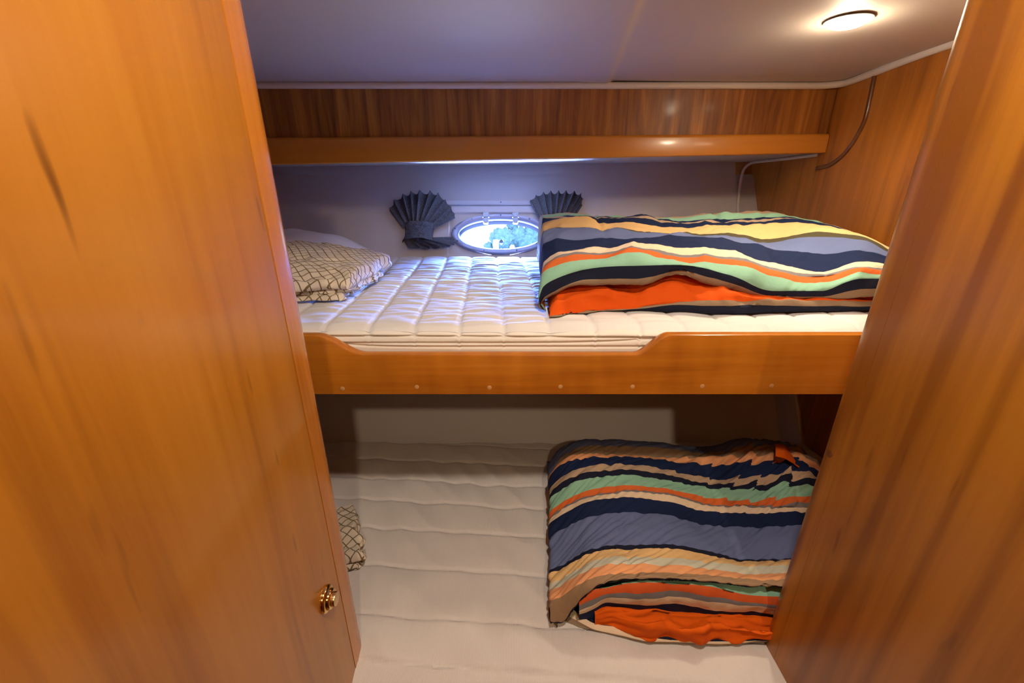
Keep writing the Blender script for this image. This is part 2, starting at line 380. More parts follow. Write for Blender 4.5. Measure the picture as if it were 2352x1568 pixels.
UPPER_FOLD = [
    [(0.0690,0.7573,1.1940),(0.0690,0.7073,1.1940),(0.0684,0.7013,1.1940),(0.0688,0.7053,1.1940),(0.0698,0.7193,1.1940),(0.0747,0.7770,1.1940),(0.0747,0.8770,1.1940)],
    [(0.0650,0.7553,1.1940),(0.0650,0.7053,1.1940),(0.0644,0.6993,1.1959),(0.0648,0.7033,1.1946),(0.0658,0.7173,1.2003),(0.0707,0.7750,1.1959),(0.0707,0.8750,1.2059)],
    [(0.0784,0.7580,1.1940),(0.0784,0.7080,1.1940),(0.0777,0.7020,1.1959),(0.0781,0.7060,1.1946),(0.0787,0.7200,1.2148),(0.0836,0.7750,1.2307),(0.0836,0.8750,1.2407)],
    [(0.1308,0.7782,1.1940),(0.1308,0.7282,1.1940),(0.1298,0.7222,1.1959),(0.1305,0.7262,1.1946),(0.1314,0.7402,1.2158),(0.1356,0.7750,1.2381),(0.1356,0.8750,1.2481)],
    [(0.2178,0.7887,1.1940),(0.2178,0.7387,1.1940),(0.2157,0.7327,1.1994),(0.2168,0.7367,1.1984),(0.2184,0.7507,1.2195),(0.2223,0.7750,1.2440),(0.2223,0.8750,1.2540)],
    [(0.2995,0.7792,1.1940),(0.2995,0.7292,1.1940),(0.2950,0.7232,1.2103),(0.2964,0.7272,1.2112),(0.2985,0.7412,1.2320),(0.3078,0.7750,1.2543),(0.3078,0.8750,1.2643)],
    [(0.3794,0.7698,1.1940),(0.3794,0.7198,1.1940),(0.3734,0.7138,1.2113),(0.3741,0.7178,1.2181),(0.3788,0.7318,1.2284),(0.3979,0.7750,1.2351),(0.3979,0.8750,1.2451)],
    [(0.4680,0.7792,1.1940),(0.4680,0.7292,1.1940),(0.4614,0.7232,1.2086),(0.4616,0.7272,1.2178),(0.4694,0.7412,1.2187),(0.4895,0.7750,1.2157),(0.4895,0.8750,1.2257)],
    [(0.5568,0.7858,1.1940),(0.5568,0.7358,1.1940),(0.5498,0.7298,1.2055),(0.5503,0.7338,1.2136),(0.5596,0.7478,1.2143),(0.5784,0.7750,1.2127),(0.5784,0.8750,1.2227)],
    [(0.6313,0.7907,1.1940),(0.6313,0.7407,1.1940),(0.6238,0.7347,1.2040),(0.6248,0.7387,1.2108),(0.6351,0.7527,1.2122),(0.6520,0.7750,1.2127),(0.6520,0.8750,1.2227)],
    [(0.6965,0.8005,1.1940),(0.6965,0.7505,1.1940),(0.6885,0.7445,1.2032),(0.6898,0.7485,1.2095),(0.7010,0.7625,1.2109),(0.7103,0.7750,1.2142),(0.7103,0.8750,1.2242)],
]
LOWER_COVER = [
    [(0.0988,0.8800,0.7520),(0.0988,0.8400,0.7520),(0.0988,0.7900,0.7520),(0.0962,0.7650,0.7520),(0.0943,0.7450,0.7520),(0.0917,0.7150,0.7520),(0.0904,0.7000,0.7520),(0.0895,0.6880,0.7520),(0.0879,0.6650,0.7520),(0.0872,0.6550,0.7520),(0.0869,0.6500,0.7520),(0.0861,0.6400,0.7520),(0.0835,0.6100,0.7520),(0.0783,0.5450,0.7520),(0.0776,0.5370,0.7520),(0.0759,0.5170,0.7520),(0.0743,0.5000,0.7520),(0.0724,0.4800,0.7520),(0.0723,0.4680,0.7520),(0.0723,0.4980,0.7520)],
    [(0.0868,0.8800,0.7620),(0.0868,0.8400,0.7641),(0.0868,0.7900,0.7841),(0.0842,0.7650,0.7994),(0.0823,0.7450,0.8086),(0.0797,0.7150,0.8102),(0.0784,0.7000,0.8108),(0.0775,0.6880,0.8088),(0.0759,0.6650,0.7977),(0.0752,0.6550,0.7940),(0.0749,0.6500,0.7894),(0.0741,0.6400,0.7898),(0.0715,0.6100,0.7905),(0.0663,0.5450,0.7850),(0.0656,0.5370,0.7856),(0.0639,0.5170,0.7838),(0.0623,0.5000,0.7896),(0.0604,0.4800,0.7968),(0.0603,0.4680,0.7695),(0.0603,0.4980,0.7520)],
    [(0.1090,0.8800,0.7620),(0.1090,0.8400,0.8190),(0.1090,0.7900,0.8390),(0.1062,0.7650,0.8419),(0.1038,0.7450,0.8475),(0.1009,0.7150,0.8407),(0.0992,0.7000,0.8418),(0.0981,0.6880,0.8370),(0.0960,0.6650,0.8274),(0.0953,0.6550,0.8181),(0.0948,0.6500,0.8190),(0.0938,0.6400,0.8156),(0.0908,0.6100,0.8104),(0.0845,0.5450,0.7954),(0.0836,0.5370,0.7960),(0.0813,0.5170,0.7991),(0.0793,0.5000,0.8030),(0.0770,0.4800,0.8067),(0.0773,0.4680,0.7695),(0.0773,0.4980,0.7520)],
    [(0.1411,0.8800,0.7620),(0.1411,0.8400,0.8407),(0.1411,0.7900,0.8607),(0.1374,0.7650,0.8632),(0.1345,0.7450,0.8646),(0.1306,0.7150,0.8594),(0.1284,0.7000,0.8621),(0.1269,0.6880,0.8572),(0.1242,0.6650,0.8475),(0.1233,0.6550,0.8400),(0.1226,0.6500,0.8390),(0.1213,0.6400,0.8373),(0.1176,0.6100,0.8282),(0.1091,0.5450,0.8160),(0.1080,0.5370,0.8165),(0.1051,0.5170,0.8176),(0.1024,0.5000,0.8228),(0.0993,0.4800,0.8293),(0.0988,0.4680,0.8075),(0.0988,0.4980,0.7725)],
    [(0.1735,0.8800,0.7620),(0.1735,0.8400,0.8486),(0.1735,0.7900,0.8686),(0.1693,0.7650,0.8670),(0.1657,0.7450,0.8684),(0.1603,0.7150,0.8724),(0.1578,0.7000,0.8712),(0.1560,0.6880,0.8662),(0.1525,0.6650,0.8600),(0.1512,0.6550,0.8525),(0.1503,0.6500,0.8533),(0.1486,0.6400,0.8525),(0.1442,0.6100,0.8405),(0.1334,0.5450,0.8345),(0.1320,0.5370,0.8349),(0.1285,0.5170,0.8357),(0.1252,0.5000,0.8406),(0.1215,0.4800,0.8436),(0.1199,0.4680,0.8378),(0.1199,0.4980,0.8028)],
    [(0.2392,0.8800,0.7620),(0.2392,0.8400,0.8493),(0.2392,0.7900,0.8693),(0.2338,0.7650,0.8632),(0.2284,0.7450,0.8695),(0.2207,0.7150,0.8760),(0.2171,0.7000,0.8759),(0.2145,0.6880,0.8727),(0.2093,0.6650,0.8696),(0.2076,0.6550,0.8632),(0.2063,0.6500,0.8639),(0.2041,0.6400,0.8613),(0.1979,0.6100,0.8509),(0.1829,0.5450,0.8461),(0.1812,0.5370,0.8441),(0.1762,0.5170,0.8464),(0.1716,0.5000,0.8517),(0.1666,0.4800,0.8545),(0.1633,0.4680,0.8589),(0.1633,0.4980,0.8239)],
    [(0.3389,0.8800,0.7620),(0.3389,0.8400,0.8407),(0.3389,0.7900,0.8607),(0.3309,0.7650,0.8574),(0.3237,0.7450,0.8608),(0.3134,0.7150,0.8624),(0.3082,0.7000,0.8639),(0.3048,0.6880,0.8590),(0.2968,0.6650,0.8607),(0.2938,0.6550,0.8578),(0.2920,0.6500,0.8586),(0.2893,0.6400,0.8532),(0.2803,0.6100,0.8450),(0.2583,0.5450,0.8461),(0.2557,0.5370,0.8454),(0.2486,0.5170,0.8477),(0.2427,0.5000,0.8495),(0.2353,0.4800,0.8545),(0.2304,0.4680,0.8610),(0.2304,0.4980,0.8260)],
    [(0.4398,0.8800,0.7620),(0.4398,0.8400,0.8289),(0.4398,0.7900,0.8489),(0.4278,0.7650,0.8555),(0.4195,0.7450,0.8532),(0.4085,0.7150,0.8407),(0.4023,0.7000,0.8388),(0.3969,0.6880,0.8399),(0.3871,0.6650,0.8391),(0.3844,0.6550,0.8291),(0.3821,0.6500,0.8300),(0.3783,0.6400,0.8265),(0.3661,0.6100,0.8211),(0.3364,0.5450,0.8295),(0.3331,0.5370,0.8289),(0.3232,0.5170,0.8357),(0.3153,0.5000,0.8390),(0.3050,0.4800,0.8483),(0.2988,0.4680,0.8540),(0.2988,0.4980,0.8190)],
    [(0.5350,0.8800,0.7620),(0.5350,0.8400,0.8493),(0.5350,0.7900,0.8693),(0.5225,0.7650,0.8651),(0.5139,0.7450,0.8551),(0.5005,0.7150,0.8426),(0.4930,0.7000,0.8399),(0.4880,0.6880,0.8332),(0.4762,0.6650,0.8311),(0.4724,0.6550,0.8236),(0.4695,0.6500,0.8245),(0.4649,0.6400,0.8211),(0.4502,0.6100,0.8147),(0.4170,0.5450,0.8075),(0.4119,0.5370,0.8114),(0.3983,0.5170,0.8259),(0.3885,0.5000,0.8293),(0.3753,0.4800,0.8414),(0.3680,0.4680,0.8456),(0.3680,0.4980,0.8106)],
    [(0.6192,0.8800,0.7620),(0.6192,0.8400,0.8407),(0.6192,0.7900,0.8607),(0.6032,0.7650,0.8632),(0.5908,0.7450,0.8635),(0.5729,0.7150,0.8613),(0.5643,0.7000,0.8584),(0.5584,0.6880,0.8524),(0.5463,0.6650,0.8438),(0.5423,0.6550,0.8345),(0.5412,0.6500,0.8263),(0.5350,0.6400,0.8265),(0.5178,0.6100,0.8211),(0.4798,0.5450,0.8126),(0.4740,0.5370,0.8165),(0.4587,0.5170,0.8291),(0.4478,0.5000,0.8309),(0.4328,0.4800,0.8420),(0.4249,0.4680,0.8441),(0.4249,0.4980,0.8091)],
    [(0.7042,0.8800,0.7620),(0.7042,0.8400,0.7683),(0.7042,0.7900,0.7883),(0.6830,0.7650,0.8043),(0.6661,0.7450,0.8164),(0.6403,0.7150,0.8370),(0.6298,0.7000,0.8380),(0.6229,0.6880,0.8332),(0.6068,0.6650,0.8348),(0.6015,0.6550,0.8291),(0.5993,0.6500,0.8245),(0.5925,0.6400,0.8247),(0.5720,0.6100,0.8247),(0.5282,0.5450,0.8228),(0.5222,0.5370,0.8249),(0.5062,0.5170,0.8341),(0.4938,0.5000,0.8374),(0.4773,0.4800,0.8483),(0.4686,0.4680,0.8503),(0.4686,0.4980,0.8153)],
]
LOWER_INNER = [
    [(0.1060,0.5120,0.7875),(0.1060,0.4820,0.7975),(0.1036,0.4700,0.8098),(0.1028,0.4640,0.8079),(0.1032,0.4630,0.7979),(0.1046,0.4670,0.7842),(0.1094,0.4850,0.7458),(0.1094,0.5350,0.7498)],
    [(0.1236,0.5120,0.8078),(0.1236,0.4820,0.8178),(0.1206,0.4700,0.8315),(0.1203,0.4640,0.8208),(0.1209,0.4630,0.8092),(0.1227,0.4670,0.7925),(0.1294,0.4850,0.7388),(0.1294,0.5350,0.7428)],
    [(0.1462,0.5120,0.8184),(0.1462,0.4820,0.8284),(0.1428,0.4700,0.8400),(0.1423,0.4640,0.8303),(0.1428,0.4630,0.8221),(0.1449,0.4670,0.8056),(0.1520,0.4850,0.7632),(0.1520,0.5350,0.7672)],
    [(0.1687,0.5120,0.8264),(0.1687,0.4820,0.8364),(0.1651,0.4700,0.8454),(0.1646,0.4640,0.8350),(0.1652,0.4630,0.8252),(0.1680,0.4670,0.8056),(0.1760,0.4850,0.7649),(0.1760,0.5350,0.7689)],
    [(0.2372,0.5120,0.8349),(0.2372,0.4820,0.8449),(0.2327,0.4700,0.8485),(0.2321,0.4640,0.8372),(0.2334,0.4630,0.8252),(0.2370,0.4670,0.8072),(0.2497,0.4850,0.7563),(0.2497,0.5350,0.7603)],
    [(0.3076,0.5120,0.8280),(0.3076,0.4820,0.8380),(0.3022,0.4700,0.8391),(0.3013,0.4640,0.8287),(0.3025,0.4630,0.8189),(0.3080,0.4670,0.7968),(0.3229,0.4850,0.7545),(0.3229,0.5350,0.7585)],
    [(0.3791,0.5120,0.8184),(0.3791,0.4820,0.8284),(0.3742,0.4700,0.8210),(0.3729,0.4640,0.8118),(0.3735,0.4630,0.8060),(0.3798,0.4670,0.7859),(0.3980,0.4850,0.7441),(0.3980,0.5350,0.7481)],
    [(0.4378,0.5120,0.8162),(0.4378,0.4820,0.8262),(0.4320,0.4700,0.8194),(0.4307,0.4640,0.8095),(0.4313,0.4630,0.8044),(0.4386,0.4670,0.7842),(0.4596,0.4850,0.7423),(0.4596,0.5350,0.7463)],
    [(0.4844,0.5120,0.8162),(0.4844,0.4820,0.8262),(0.4780,0.4700,0.8194),(0.4766,0.4640,0.8095),(0.4772,0.4630,0.8044),(0.4853,0.4670,0.7842),(0.5085,0.4850,0.7423),(0.5085,0.5350,0.7463)],
]
LOWER_LINING = [
    [(0.1287,0.5060,0.7873),(0.1287,0.4660,0.7873),(0.1290,0.4632,0.7761),(0.1297,0.4632,0.7660),(0.1297,0.4932,0.7600)],
    [(0.1503,0.5060,0.7939),(0.1503,0.4660,0.7939),(0.1504,0.4620,0.7827),(0.1517,0.4620,0.7660),(0.1517,0.4920,0.7600)],
    [(0.1688,0.5060,0.7939),(0.1688,0.4660,0.7939),(0.1675,0.4573,0.7860),(0.1693,0.4573,0.7660),(0.1693,0.4873,0.7600)],
    [(0.1922,0.5060,0.7922),(0.1922,0.4660,0.7922),(0.1865,0.4457,0.7940),(0.1895,0.4457,0.7660),(0.1895,0.4757,0.7600)],
    [(0.2156,0.5060,0.7906),(0.2156,0.4660,0.7906),(0.2072,0.4400,0.7955),(0.2106,0.4400,0.7660),(0.2106,0.4700,0.7600)],
    [(0.2395,0.5060,0.7856),(0.2395,0.4660,0.7856),(0.2320,0.4457,0.7907),(0.2352,0.4457,0.7660),(0.2352,0.4757,0.7600)],
    [(0.2631,0.5060,0.7839),(0.2631,0.4660,0.7839),(0.2519,0.4389,0.7923),(0.2556,0.4389,0.7660),(0.2556,0.4689,0.7600)],
    [(0.2912,0.5060,0.7829),(0.2912,0.4660,0.7829),(0.2768,0.4356,0.7954),(0.2814,0.4356,0.7660),(0.2814,0.4656,0.7600)],
    [(0.3100,0.5060,0.7823),(0.3100,0.4660,0.7823),(0.2995,0.4446,0.7891),(0.3034,0.4446,0.7660),(0.3034,0.4746,0.7600)],
    [(0.3456,0.5060,0.7789),(0.3456,0.4660,0.7789),(0.3312,0.4400,0.7890),(0.3355,0.4400,0.7660),(0.3355,0.4700,0.7600)],
    [(0.3818,0.5060,0.7739),(0.3818,0.4660,0.7739),(0.3639,0.4378,0.7874),(0.3683,0.4378,0.7660),(0.3683,0.4678,0.7600)],
    [(0.4408,0.5060,0.7722),(0.4408,0.4660,0.7722),(0.4185,0.4356,0.7873),(0.4236,0.4356,0.7660),(0.4236,0.4656,0.7600)],
    [(0.4877,0.5060,0.7722),(0.4877,0.4660,0.7722),(0.4631,0.4356,0.7873),(0.4687,0.4356,0.7660),(0.4687,0.4656,0.7600)],
]
LOWER_FLAP = [
    [(0.5727,0.7850,0.8790),(0.5586,0.7650,0.8905),(0.5420,0.7380,0.8952),(0.5333,0.7220,0.8927),(0.5470,0.7400,0.8780)],
    [(0.5896,0.7850,0.8763),(0.5751,0.7650,0.8879),(0.5581,0.7380,0.8921),(0.5493,0.7220,0.8890),(0.5634,0.7400,0.8743)],
    [(0.6100,0.7850,0.8588),(0.5950,0.7650,0.8708),(0.5767,0.7380,0.8788),(0.5668,0.7220,0.8792),(0.5813,0.7400,0.8642)],
    [(0.6319,0.7850,0.8360),(0.6164,0.7650,0.8485),(0.5965,0.7380,0.8612),(0.5853,0.7220,0.8659),(0.6003,0.7400,0.8505)],
    [(0.6607,0.7850,0.8070),(0.6445,0.7650,0.8202),(0.6223,0.7380,0.8391),(0.6094,0.7220,0.8494),(0.6249,0.7400,0.8337)],
]
LOWER_BASE = [
    [(0.0757,0.4806,0.7520),(0.0763,0.4897,0.7620),(0.0778,0.5064,0.7660),(0.0878,0.5664,0.7640)],
    [(0.0814,0.4768,0.7520),(0.0819,0.4859,0.7620),(0.0837,0.5037,0.7660),(0.0937,0.5637,0.7640)],
    [(0.1020,0.4695,0.7520),(0.1020,0.4734,0.7620),(0.1035,0.4855,0.7660),(0.1135,0.5455,0.7640)],
    [(0.1289,0.4602,0.7520),(0.1280,0.4589,0.7620),(0.1290,0.4656,0.7660),(0.1390,0.5256,0.7640)],
    [(0.1694,0.4522,0.7520),(0.1681,0.4507,0.7620),(0.1693,0.4573,0.7660),(0.1793,0.5173,0.7640)],
    [(0.2135,0.4440,0.7520),(0.2112,0.4405,0.7620),(0.2117,0.4434,0.7660),(0.2217,0.5034,0.7640)],
    [(0.2588,0.4422,0.7520),(0.2559,0.4383,0.7620),(0.2556,0.4389,0.7660),(0.2656,0.4989,0.7640)],
    [(0.3043,0.4413,0.7520),(0.3008,0.4371,0.7620),(0.3005,0.4378,0.7660),(0.3105,0.4978,0.7640)],
    [(0.3750,0.4449,0.7520),(0.3704,0.4400,0.7620),(0.3689,0.4389,0.7660),(0.3789,0.4989,0.7640)],
    [(0.4319,0.4438,0.7520),(0.4268,0.4394,0.7620),(0.4256,0.4389,0.7660),(0.4356,0.4989,0.7640)],
    [(0.4779,0.4438,0.7520),(0.4723,0.4394,0.7620),(0.4709,0.4389,0.7660),(0.4809,0.4989,0.7640)],
]

# ------------------------------------------------------------------ hull profile (Y of the inner skin at height z)
HP = [(0.0,0.60),(0.50,0.82),(0.60,0.895),(0.718,0.976),(0.85,1.065),(1.0,1.19),(1.192,1.341),(1.309,1.434),(1.427,1.506),(1.66,1.62)]
def hull_y(z):
    for (a, b), (c, d) in zip(HP, HP[1:]):
        if z <= c: return b + (d - b) * (z - a) / (c - a)
    return HP[-1][1]

# ------------------------------------------------------------------ room shell
XL, XR = -1.10, 0.80
o = box('floor', -0.26, 0.42, -1.66, 0.46, -0.04, 0.0, W_FLOOR)
tag(o, 'varnished wooden passage floor between the two partitions', 'floor', kind='structure')

# hull liner with the oval port hole
PC = Vector((-0.036, 1.385, 1.247))                       # port centre on the liner
E1 = Vector((1, 0, 0)); E2 = Vector((0, 0.6225, 0.7826)); EN = Vector((0, -0.7826, 0.6225))
def hull_pt(p, q, d=0.0):                                 # local port coordinates to world
    return PC + E1 * p + E2 * q + EN * d

def liner():
    A, B = 0.135, 0.056
    n = 64
    vs, fs = [], []
    # ellipse ring, then a square ring around it, all on the liner plane
    z0, z1 = 1.192, 1.309
    q0 = (z0 - PC.z) / E2.z; q1 = (z1 - PC.z) / E2.z
    xs0, xs1 = -0.20, 0.13
    inner, outer = [], []
    def rect(t):
        c, s = math.cos(t), math.sin(t)
        w = (xs1 - xs0) / 2
        k = min(w / abs(c) if abs(c) > 1e-9 else 9, (q1 if s > 0 else -q0) / abs(s) if abs(s) > 1e-9 else 9)
        return (c * k, s * k)
    ang = sorted(set([2 * PI * k / n for k in range(n)] + [math.atan2(q, p) % (2 * PI) for p in (-0.165, 0.165) for q in (q0, q1)]))
    for t in ang:
        r = 1.0 / math.sqrt((math.cos(t) / A) ** 2 + (math.sin(t) / B) ** 2)
        inner.append(hull_pt(r * math.cos(t), r * math.sin(t)))
        p, q = rect(t); outer.append(hull_pt(p, q))
    k = len(ang)
    bore = [v - EN * 0.016 for v in inner]
    vs = [tuple(v) for v in inner + outer + bore]
    for i in range(k):
        j = (i + 1) % k
        fs.append((i, k + i, k + j, j))
        fs.append((2 * k + i, i, j, 2 * k + j))
    def strip(x0, x1, prof):
        b = len(vs)
        for z, y in prof:
            vs.append((x0, y, z)); vs.append((x1, y, z))
        for i in range(len(prof) - 1):
            fs.append((b + 2*i, b + 2*i + 1, b + 2*i + 3, b + 2*i + 2))
    XE = 0.735
    full = HP
    strip(XL, PC.x - 0.165, full)
    strip(PC.x + 0.165, XE, full)
    lower = [h for h in HP if h[0] <= 1.192]; upper = [h for h in HP if h[0] >= 1.309]
    strip(PC.x - 0.165, PC.x + 0.165, lower); strip(PC.x - 0.165, PC.x + 0.165, upper)
    return obj('wall_back', vs, fs, LINER, None, None, smooth=False)
o = liner()
tag(o, 'pale grey padded hull liner behind both bunks, sloping outwards, with the oval port', 'wall', kind='structure')
wb = o
# edge piping of the liner
tube('piping', [(0.798,1.215,1.473),(0.79,1.34,1.468),(0.775,1.49,1.462),(0.758,1.500,1.445),(0.742,1.478,1.40),(0.728,1.435,1.315),(0.722,1.36,1.22)], 0.0042, PIPING, wb)
# recessed grey strip between liner edge and bulkhead
pr = [h for h in HP if h[0] < 1.427]
zs = [h[0] for h in pr] + [1.427]
vs, fs = [], []
for z in zs:
    y = hull_y(z) + 0.012
    vs += [(0.66, y - 0.011, z), (0.738, y, z), (0.812, y, z)]
for i in range(len(zs) - 1): fs += [(3*i, 3*i+1, 3*i+4, 3*i+3), (3*i+1, 3*i+2, 3*i+5, 3*i+4)]
tp = len(vs)
vs += [(0.738, hull_y(1.427)+0.05, 1.427), (0.812, hull_y(1.427)+0.05, 1.427)]
fs.append((tp-2, tp-1, tp+1, tp))
o = obj('trim_2', vs, fs, STRIPG, None, None, smooth=False)
tag(o, 'narrow grey hull strip between the liner edge and the wooden bulkhead', 'trim', kind='structure')

# right bulkhead (wooden, end of the berths), with curved moulding
bm = bmesh.new()
poly = [(0.456,0.0),(0.456,1.70),(1.72,1.70),(1.72,1.427),(1.535,1.427)] + [(hull_y(z)+0.03, z) for z in (1.4,1.309,1.192,1.0,0.85,0.718,0.6,0.5)] + [(0.63,0.0)]
f1 = [bm.verts.new((XR, y, z)) for y, z in poly]
f2 = [bm.verts.new((XR + 0.03, y, z)) for y, z in poly]
bm.faces.new(f1); bm.faces.new(f2[::-1])
for i in range(len(poly)):
    j = (i + 1) % len(poly)
    bm.faces.new((f1[i], f2[i], f2[j], f1[j]))
o = bmobj('wall_right', bm, W_BULK)
tag(o, 'cherry veneer bulkhead closing the right end of both bunks', 'wall', kind='structure')
wr = o
tube('moulding', [(0.799,1.088,1.632),(0.799,1.084,1.592),(0.799,1.081,1.544),(0.799,1.096,1.501),(0.799,1.128,1.464),(0.799,1.166,1.446),(0.799,1.205,1.441)], 0.0052, W_DARK, wr)
vs, fs = [], []
zz = [1.415, 1.45, 1.5, 1.56, 1.64]
for z in zz: vs += [(0.66, hull_y(z) + 0.001, z), (0.738, hull_y(z) + 0.022, z), (XR + 0.01, hull_y(z) + 0.022, z)]
for i in range(len(zz) - 1): fs += [(3*i, 3*i+1, 3*i+4, 3*i+3), (3*i+1, 3*i+2, 3*i+5, 3*i+4)]
obj('filler_panel', vs, fs, W_BULK, wr, None, smooth=False)
o = box('wall_left', XL - 0.03, XL, 0.456, 1.66, 0.0, 1.70, W_BULK)
tag(o, 'wooden bulkhead at the hidden left end of the bunks', 'wall', kind='structure')

# headliner: crowned ceiling over the berths in two panels with a seam
nx, ny = 420, 62
P = np.zeros((nx, ny, 3))
for i in range(nx):
    x = XL + (XR + 0.02 - XL) * i / (nx - 1)
    for j in range(ny):
        y = 0.44 + (1.68 - 0.44) * j / (ny - 1)
        k = (1.2 - y) / 0.74
        z = 1.634 + 0.020 * (1 - (1 - max(k, 0)) ** 2)
        xs = 0.223 - 0.12 * (1.12 - y)
        t = min(max((x - xs) / 0.012, 0), 1)
        z += -0.004 * math.exp(-((x - xs) / 0.05) ** 2) * (1 if x < xs else 0) + 0.004 * t * math.exp(-max(0, x - xs) / 0.15)  - 0.004 * (1 - t) * (1 if x > xs else 0)
        P[i, j] = (x, y, z)
o = gridobj('ceiling', P, VINYL, flip=True)
tag(o, 'grey vinyl headliner over the bunks with one panel seam', 'ceiling', kind='structure')
o = tube('trim_1', [(XL,1.196,1.628),(-0.2,1.196,1.6275),(0.5,1.195,1.627),(0.74,1.194,1.6265),(0.775,1.186,1.627),(0.794,1.165,1.628),(0.796,1.08,1.634),(0.796,0.95,1.643),(0.796,0.70,1.650),(0.796,0.46,1.654)], 0.0075, PIPING, None, n=12)
tag(o, 'white bead trim where the headliner meets the wooden panels', 'trim', kind='structure')

# passage: partitions left and right, header, ceiling and end wall
def nosing(name, x0, x1, y0, y1, z0, z1, mat, parent):
    """solid wood edge with a round end at y1"""
    r = (x1 - x0) / 2; cx = (x0 + x1) / 2; ry = 0.024
    pts = [(x0, y0)] + [(cx - r * math.cos(t), y1 - ry + ry * math.sin(t)) for t in [PI * k / 16 for k in range(17)]] + [(x1, y0)]
    bm = bmesh.new()
    zz = [z0 + (z1 - z0) * k / 20 for k in range(21)]
    rows = [[bm.verts.new((x, y, z)) for x, y in pts] for z in zz]
    for a, b in zip(rows, rows[1:]):
        for i in range(len(pts)):
            j = (i + 1) % len(pts)
            bm.faces.new((a[i], a[j], b[j], b[i]))
    bm.faces.new(rows[0][::-1]); bm.faces.new(rows[-1])
    return shade_auto(bmobj(name, bm, mat, parent), 50)

DX = -0.230
d = thing('door_1', (DX - 0.014, 0.2, 0.0), 'glossy cherry door standing open along the left of the passage, with brass push latch', 'door', kind='structure')
box('door_leaf', DX - 0.028, DX, -0.42, 0.412, 0.02, 1.64, W_DOOR, d, bev=0.0006, seg=1)
nosing('edge_moulding', DX - 0.0283, DX + 0.0005, 0.4125, 0.456, 0.02, 1.64, W_NOSE, d)
lt = lathe('push_latch', [(0.0165,0.0),(0.0165,0.002),(0.0150,0.004),(0.0125,0.0048),(0.0120,0.0075),(0.0108,0.0088),(0.0095,0.009)], (DX, 0.377, 0.934), (1, 0, 0), BRASS, d, 40)
lathe('button', [(0.0085,0.008),(0.0085,0.0125),(0.0080,0.0135),(0.0068,0.0138)], (DX, 0.377, 0.934), (1, 0, 0), BRASS_D, lt, 32)

RX = 0.388
o = box('wall_passage_right', RX, RX + 0.040, -1.62, 0.420, 0.0, 2.15, W_PANEL)
tag(o, 'large cherry partition with cathedral grain on the right of the passage', 'wall', kind='structure')
nosing('edge_moulding', RX - 0.0002, RX + 0.0402, 0.4202, 0.458, 0.0, 2.15, W_PANEL, o)
for (y, z) in ((0.436, 1.106),):
    lathe('plug', [(0.0042,0.0),(0.0042,0.0008),(0.003,0.0012)], (RX, y, z), (-1, 0, 0), W_DARK, o, 16)
o = box('wall_passage_left', DX - 0.06, DX - 0.032, -1.62, 0.40, 0.0, 2.15, W_PANEL)
tag(o, 'wooden partition behind the open door', 'wall', kind='structure')
bm = bmesh.new()
add_box(bm, XL - 0.03, DX - 0.034, 0.425, 0.452, 0.0, 2.15)
add_box(bm, DX - 0.034, RX + 0.034, 0.425, 0.452, 1.665, 2.15)
add_box(bm, RX + 0.034, XR + 0.03, 0.425, 0.452, 0.0, 2.15)
o = bmobj('wall_front', bm, W_PANEL)
tag(o, 'wooden front partition of the cabin around the doorway', 'wall', kind='structure')
o = box('wall_passage_end', DX - 0.06, RX + 0.034, -1.66, -1.62, 0.0, 2.15, W_DARK)
tag(o, 'dark wooden wall at the far end of the passage behind the viewer', 'wall', kind='structure')
o = box('ceiling_doorway', DX - 0.031, RX - 0.001, -0.25, 0.424, 1.93, 2.149, W_DARK)
tag(o, 'lowered dark soffit just before the doorway', 'ceiling', kind='structure')
o = box('ceiling_passage', DX - 0.06, RX + 0.034, -1.66, 0.452, 2.15, 2.18, W_DARK)
tag(o, 'dark wooden passage ceiling above the doorway', 'ceiling', kind='structure')

# ------------------------------------------------------------------ valance / overhead box above the port
v = thing('valance', (-0.15, 1.2, 1.52), 'long cherry valance box with a rounded lower lip under the ceiling', 'valance')
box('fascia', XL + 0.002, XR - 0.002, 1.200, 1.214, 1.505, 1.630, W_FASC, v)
bm = bmesh.new()
prof = [(1.2005,0.000),(1.190,0.002),(1.187,0.006),(1.187,-0.003)]
n = 30
rows = []
for i in range(n + 1):
    x = XL + 0.002 + (XR - 0.004 - XL) * i / n
    k = (x + 0.59) / 1.385
    zb = 1.449 + 0.027 * k; zt = 1.512 + 0.009 * k
    pr = [(1.214, zb), (1.189, zb), (1.187, zb + 0.002), (1.187, zt - 0.007), (1.1885, zt - 0.003), (1.193, zt), (1.2, zt + 0.0008), (1.214, zt + 0.0008)]
    rows.append([bm.verts.new((x, y, z)) for y, z in pr])
for a, b in zip(rows, rows[1:]):
    for i in range(len(pr)):
        j = (i + 1) % len(pr)
        bm.faces.new((a[i], a[j], b[j], b[i]))
bm.faces.new(rows[0]); bm.faces.new(rows[-1][::-1])
shade_auto(bmobj('lip', bm, W_LIP, v), 40)
vs, fs = [], []
for i in range(n + 1):
    x = XL + 0.002 + (XR - 0.004 - XL) * i / n
    k = (x + 0.59) / 1.385
    zb = 1.452 + 0.026 * k
    vs += [(x, 1.2145, zb), (x, 1.60, zb - 0.014 * k)]
for i in range(n): fs.append((2*i, 2*i+2, 2*i+3, 2*i+1))
obj('soffit', vs, fs, VINYL, v, None, smooth=False)

